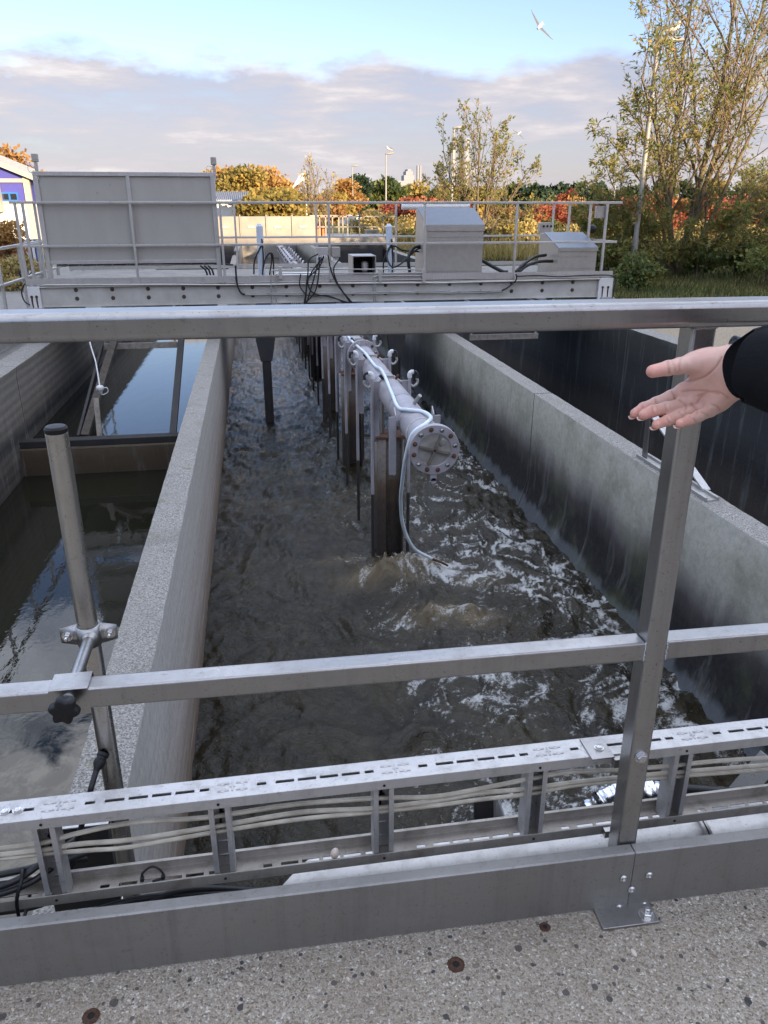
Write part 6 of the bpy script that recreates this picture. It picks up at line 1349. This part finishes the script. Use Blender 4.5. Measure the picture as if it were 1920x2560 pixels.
for pts, am in creases:
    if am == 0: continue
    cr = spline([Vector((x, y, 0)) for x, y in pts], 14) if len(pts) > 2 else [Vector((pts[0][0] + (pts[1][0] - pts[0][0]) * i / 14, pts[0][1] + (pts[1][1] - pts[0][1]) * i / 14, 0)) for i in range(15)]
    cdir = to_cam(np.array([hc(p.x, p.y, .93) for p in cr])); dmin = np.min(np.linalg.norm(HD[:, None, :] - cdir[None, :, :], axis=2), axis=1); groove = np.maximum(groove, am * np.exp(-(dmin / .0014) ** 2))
HV = HV - me_n * (groove * palm_side * .0014)[:, None]
tips = np.array([hc(390, 650, .925), hc(205, 1105, .955), hc(308, 1118, .921), hc(445, 1228, .912), hc(700, 1215, .897)]); dt = np.min(np.linalg.norm(HV[:, None] - tips[None], axis=2), axis=1); flush = np.exp(-(dt / .022) ** 2)
joints = np.array([hc(*p) for p in ((760, 850, .955), (880, 930, .946), (1000, 1000, .938), (1130, 1000, .926), (1230, 850, .91), (1000, 540, .93))]); flush = np.clip(flush + .45 * np.exp(-(np.min(np.linalg.norm(HV[:, None] - joints[None], axis=2), axis=1) / .016) ** 2), 0, 1)
t = NT('skin'); fl_ = t.attr('flush'); gv = t.attr('groove')
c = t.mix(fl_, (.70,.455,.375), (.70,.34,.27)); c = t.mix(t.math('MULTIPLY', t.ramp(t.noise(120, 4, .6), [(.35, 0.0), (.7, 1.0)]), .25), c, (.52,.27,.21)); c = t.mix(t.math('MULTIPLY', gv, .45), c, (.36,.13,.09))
t.set(col=c, rough=.48, sss=.12); t.b.inputs['Subsurface Radius'].default_value = (.010, .004, .002); t.b.inputs['Subsurface Scale'].default_value = .6
t.bump(t.math('ADD', t.noise(420, 3, .6), t.math('MULTIPLY', t.voro(900).outputs['Distance'], .5)), .12, .0008); M['skin'] = t.m
person = thing('person', 'open palm-up right hand of a person in a dark jacket reaching in over the railing', 'person', (.9, .86, 0))
npmesh('hand', HV, HF, M['skin'], person, vattr={'flush': flush, 'groove': groove * palm_side})
plain('nail', (.62,.42,.36), .3, var=.05)
for (p, q, r_) in (((205, 1105, .955), (300, 1045, .966), 50), ((308, 1118, .921), (400, 1082, .930), 56), ((445, 1228, .912), (560, 1185, .922), 50), ((700, 1215, .897), (800, 1180, .905), 46)):
    a, b = Vector(hc(*p)), Vector(hc(*q)); d = (a - b).normalized(); down = Vector((0, .45, -1)); down = (down - d * down.dot(d)).normalized(); s_ = d.cross(down)
    c0 = a + d * r_ * U * .62 + down * r_ * U * .62; m = MB(); P = []
    for i in range(6):
        for j in range(7):
            u_ = -1 + 2 * j / 6; v_ = i / 5; P.append(c0 + d * (.0055 - .010 * v_) * (1 - .35 * u_ * u_ * (1 - v_)) + s_ * u_ * r_ * U * .62 + down * (r_ * U * .22 * (1 - u_ * u_) + .0015 * v_))
    m.add(P, [(i*7 + j, i*7 + j + 1, (i+1)*7 + j + 1, (i+1)*7 + j) for i in range(5) for j in range(6)]); m.build('nail', M['nail'], person, smooth=80, solid=.0008)
# sleeve: lofted rings from the cuff to the shoulder outside the frame
t = NT('jacket_cloth'); n_ = t.noise(9, 5, .6); t.set(col=t.mix(n_, (.004,.0045,.006), (.009,.010,.013)), rough=.8, spec=.2).bump(t.math('ADD', n_, t.math('MULTIPLY', t.noise(600, 2, .5), .12)), .5, .012); M['jacket'] = t.m
t = NT('knit_cuff'); wv = t.n('ShaderNodeTexWave'); wv.inputs['Scale'].default_value = 90; wv.inputs['Distortion'].default_value = 3; t.l(t.pos, wv.inputs['Vector']); t.set(col=t.mix(wv.outputs['Fac'], (.05,.065,.085), (.12,.15,.18)), rough=.85).bump(wv.outputs['Fac'], .7, .003); M['knit'] = t.m
def loft(name, secs, mat, n=44, wr=.0, seed=1, inner=None):
    """secs: (centre, half-height vector, half-depth vector)"""
    V = []; rng = np.random.default_rng(seed)
    for i, (c, hv, dv) in enumerate(secs):
        for k in range(n):
            a = 2 * math.pi * k / n; w_ = 1 + wr * (.7 * math.sin(i * 1.25 + 2.6 * math.sin(a + i * .3)) + .5 * math.sin(2 * a + i * 1.9) + .35 * math.sin(5 * a + i * 2.3)); V.append(Vector(c) + (Vector(hv) * math.sin(a) + Vector(dv) * math.cos(a)) * w_)
    m = MB(); m.add(V, [(i*n + k, i*n + (k+1) % n, (i+1)*n + (k+1) % n, (i+1)*n + k) for i in range(len(secs) - 1) for k in range(n)]); return m.build(name, M[mat], person, smooth=70, solid=.003)
near_, far_, top_, bot_ = Vector(hc(1655, 565, .860)), Vector(hc(1420, 560, .905)), Vector(hc(1400, 275, .892)), Vector(hc(1545, 855, .874))
c0 = (near_ + far_ + top_ + bot_) / 4; hv0 = (top_ - bot_) / 2; dv0 = (near_ - far_) / 2
c1 = Vector(hc(1820, 665, .848)); axv = (c1 - c0).normalized()
jac = []; path = spline([c0, Vector(hc(1660, 620, .870)), c1, (1.02, .78, .90), (1.28, .70, .86), (1.42, .60, 1.05), (1.55, .52, 1.30)], 9)
for i, p in enumerate(path):
    tt = i / (len(path) - 1); ta = (path[min(i+1, len(path)-1)] - path[max(i-1, 0)]).normalized(); u2 = (Vector((-.3, .2, 1)) - ta * Vector((-.3, .2, 1)).dot(ta)).normalized(); d2 = ta.cross(u2).normalized()
    if d2.dot(dv0) < 0: d2 = -d2
    k = max(0, 1 - i / 9.0); k = k * k * (3 - 2 * k); jac.append((p, (u2 * (.037 + .03 * tt)).lerp(hv0, k), (d2 * (.030 + .03 * tt)).lerp(dv0, k)))
loft('jacket_sleeve', jac, 'jacket', wr=.06, seed=5)
loft('cuff_hem', [(c0 + (jac[1][0] - c0) * f_, hv0 * g_, dv0 * g_) for f_, g_ in ((-.02, .97), (-.05, 1.0), (.03, 1.03), (.12, 1.025), (.2, 1.0))], 'jacket', wr=.01)
knit = []
for i in range(9):
    tt = i / 8; knit.append((c0 + axv * (-.020 + .055 * tt), hv0 * (.86 + .03 * math.sin(i * 2.1)), dv0 * (.90 + .035 * math.sin(i * 2.3 + 1))))
loft('knit_cuff', knit, 'knit', wr=.03)
m = MB(); m.lathe([(0, .62), (.10, .61), (.20, .56), (.215, .45), (.20, .20), (.205, -.15), (.19, -.16), (0, -.16)], (1.66, .45, .82), (0,0,1), 30); m.build('jacket_body', M['jacket'], person, smooth=70)
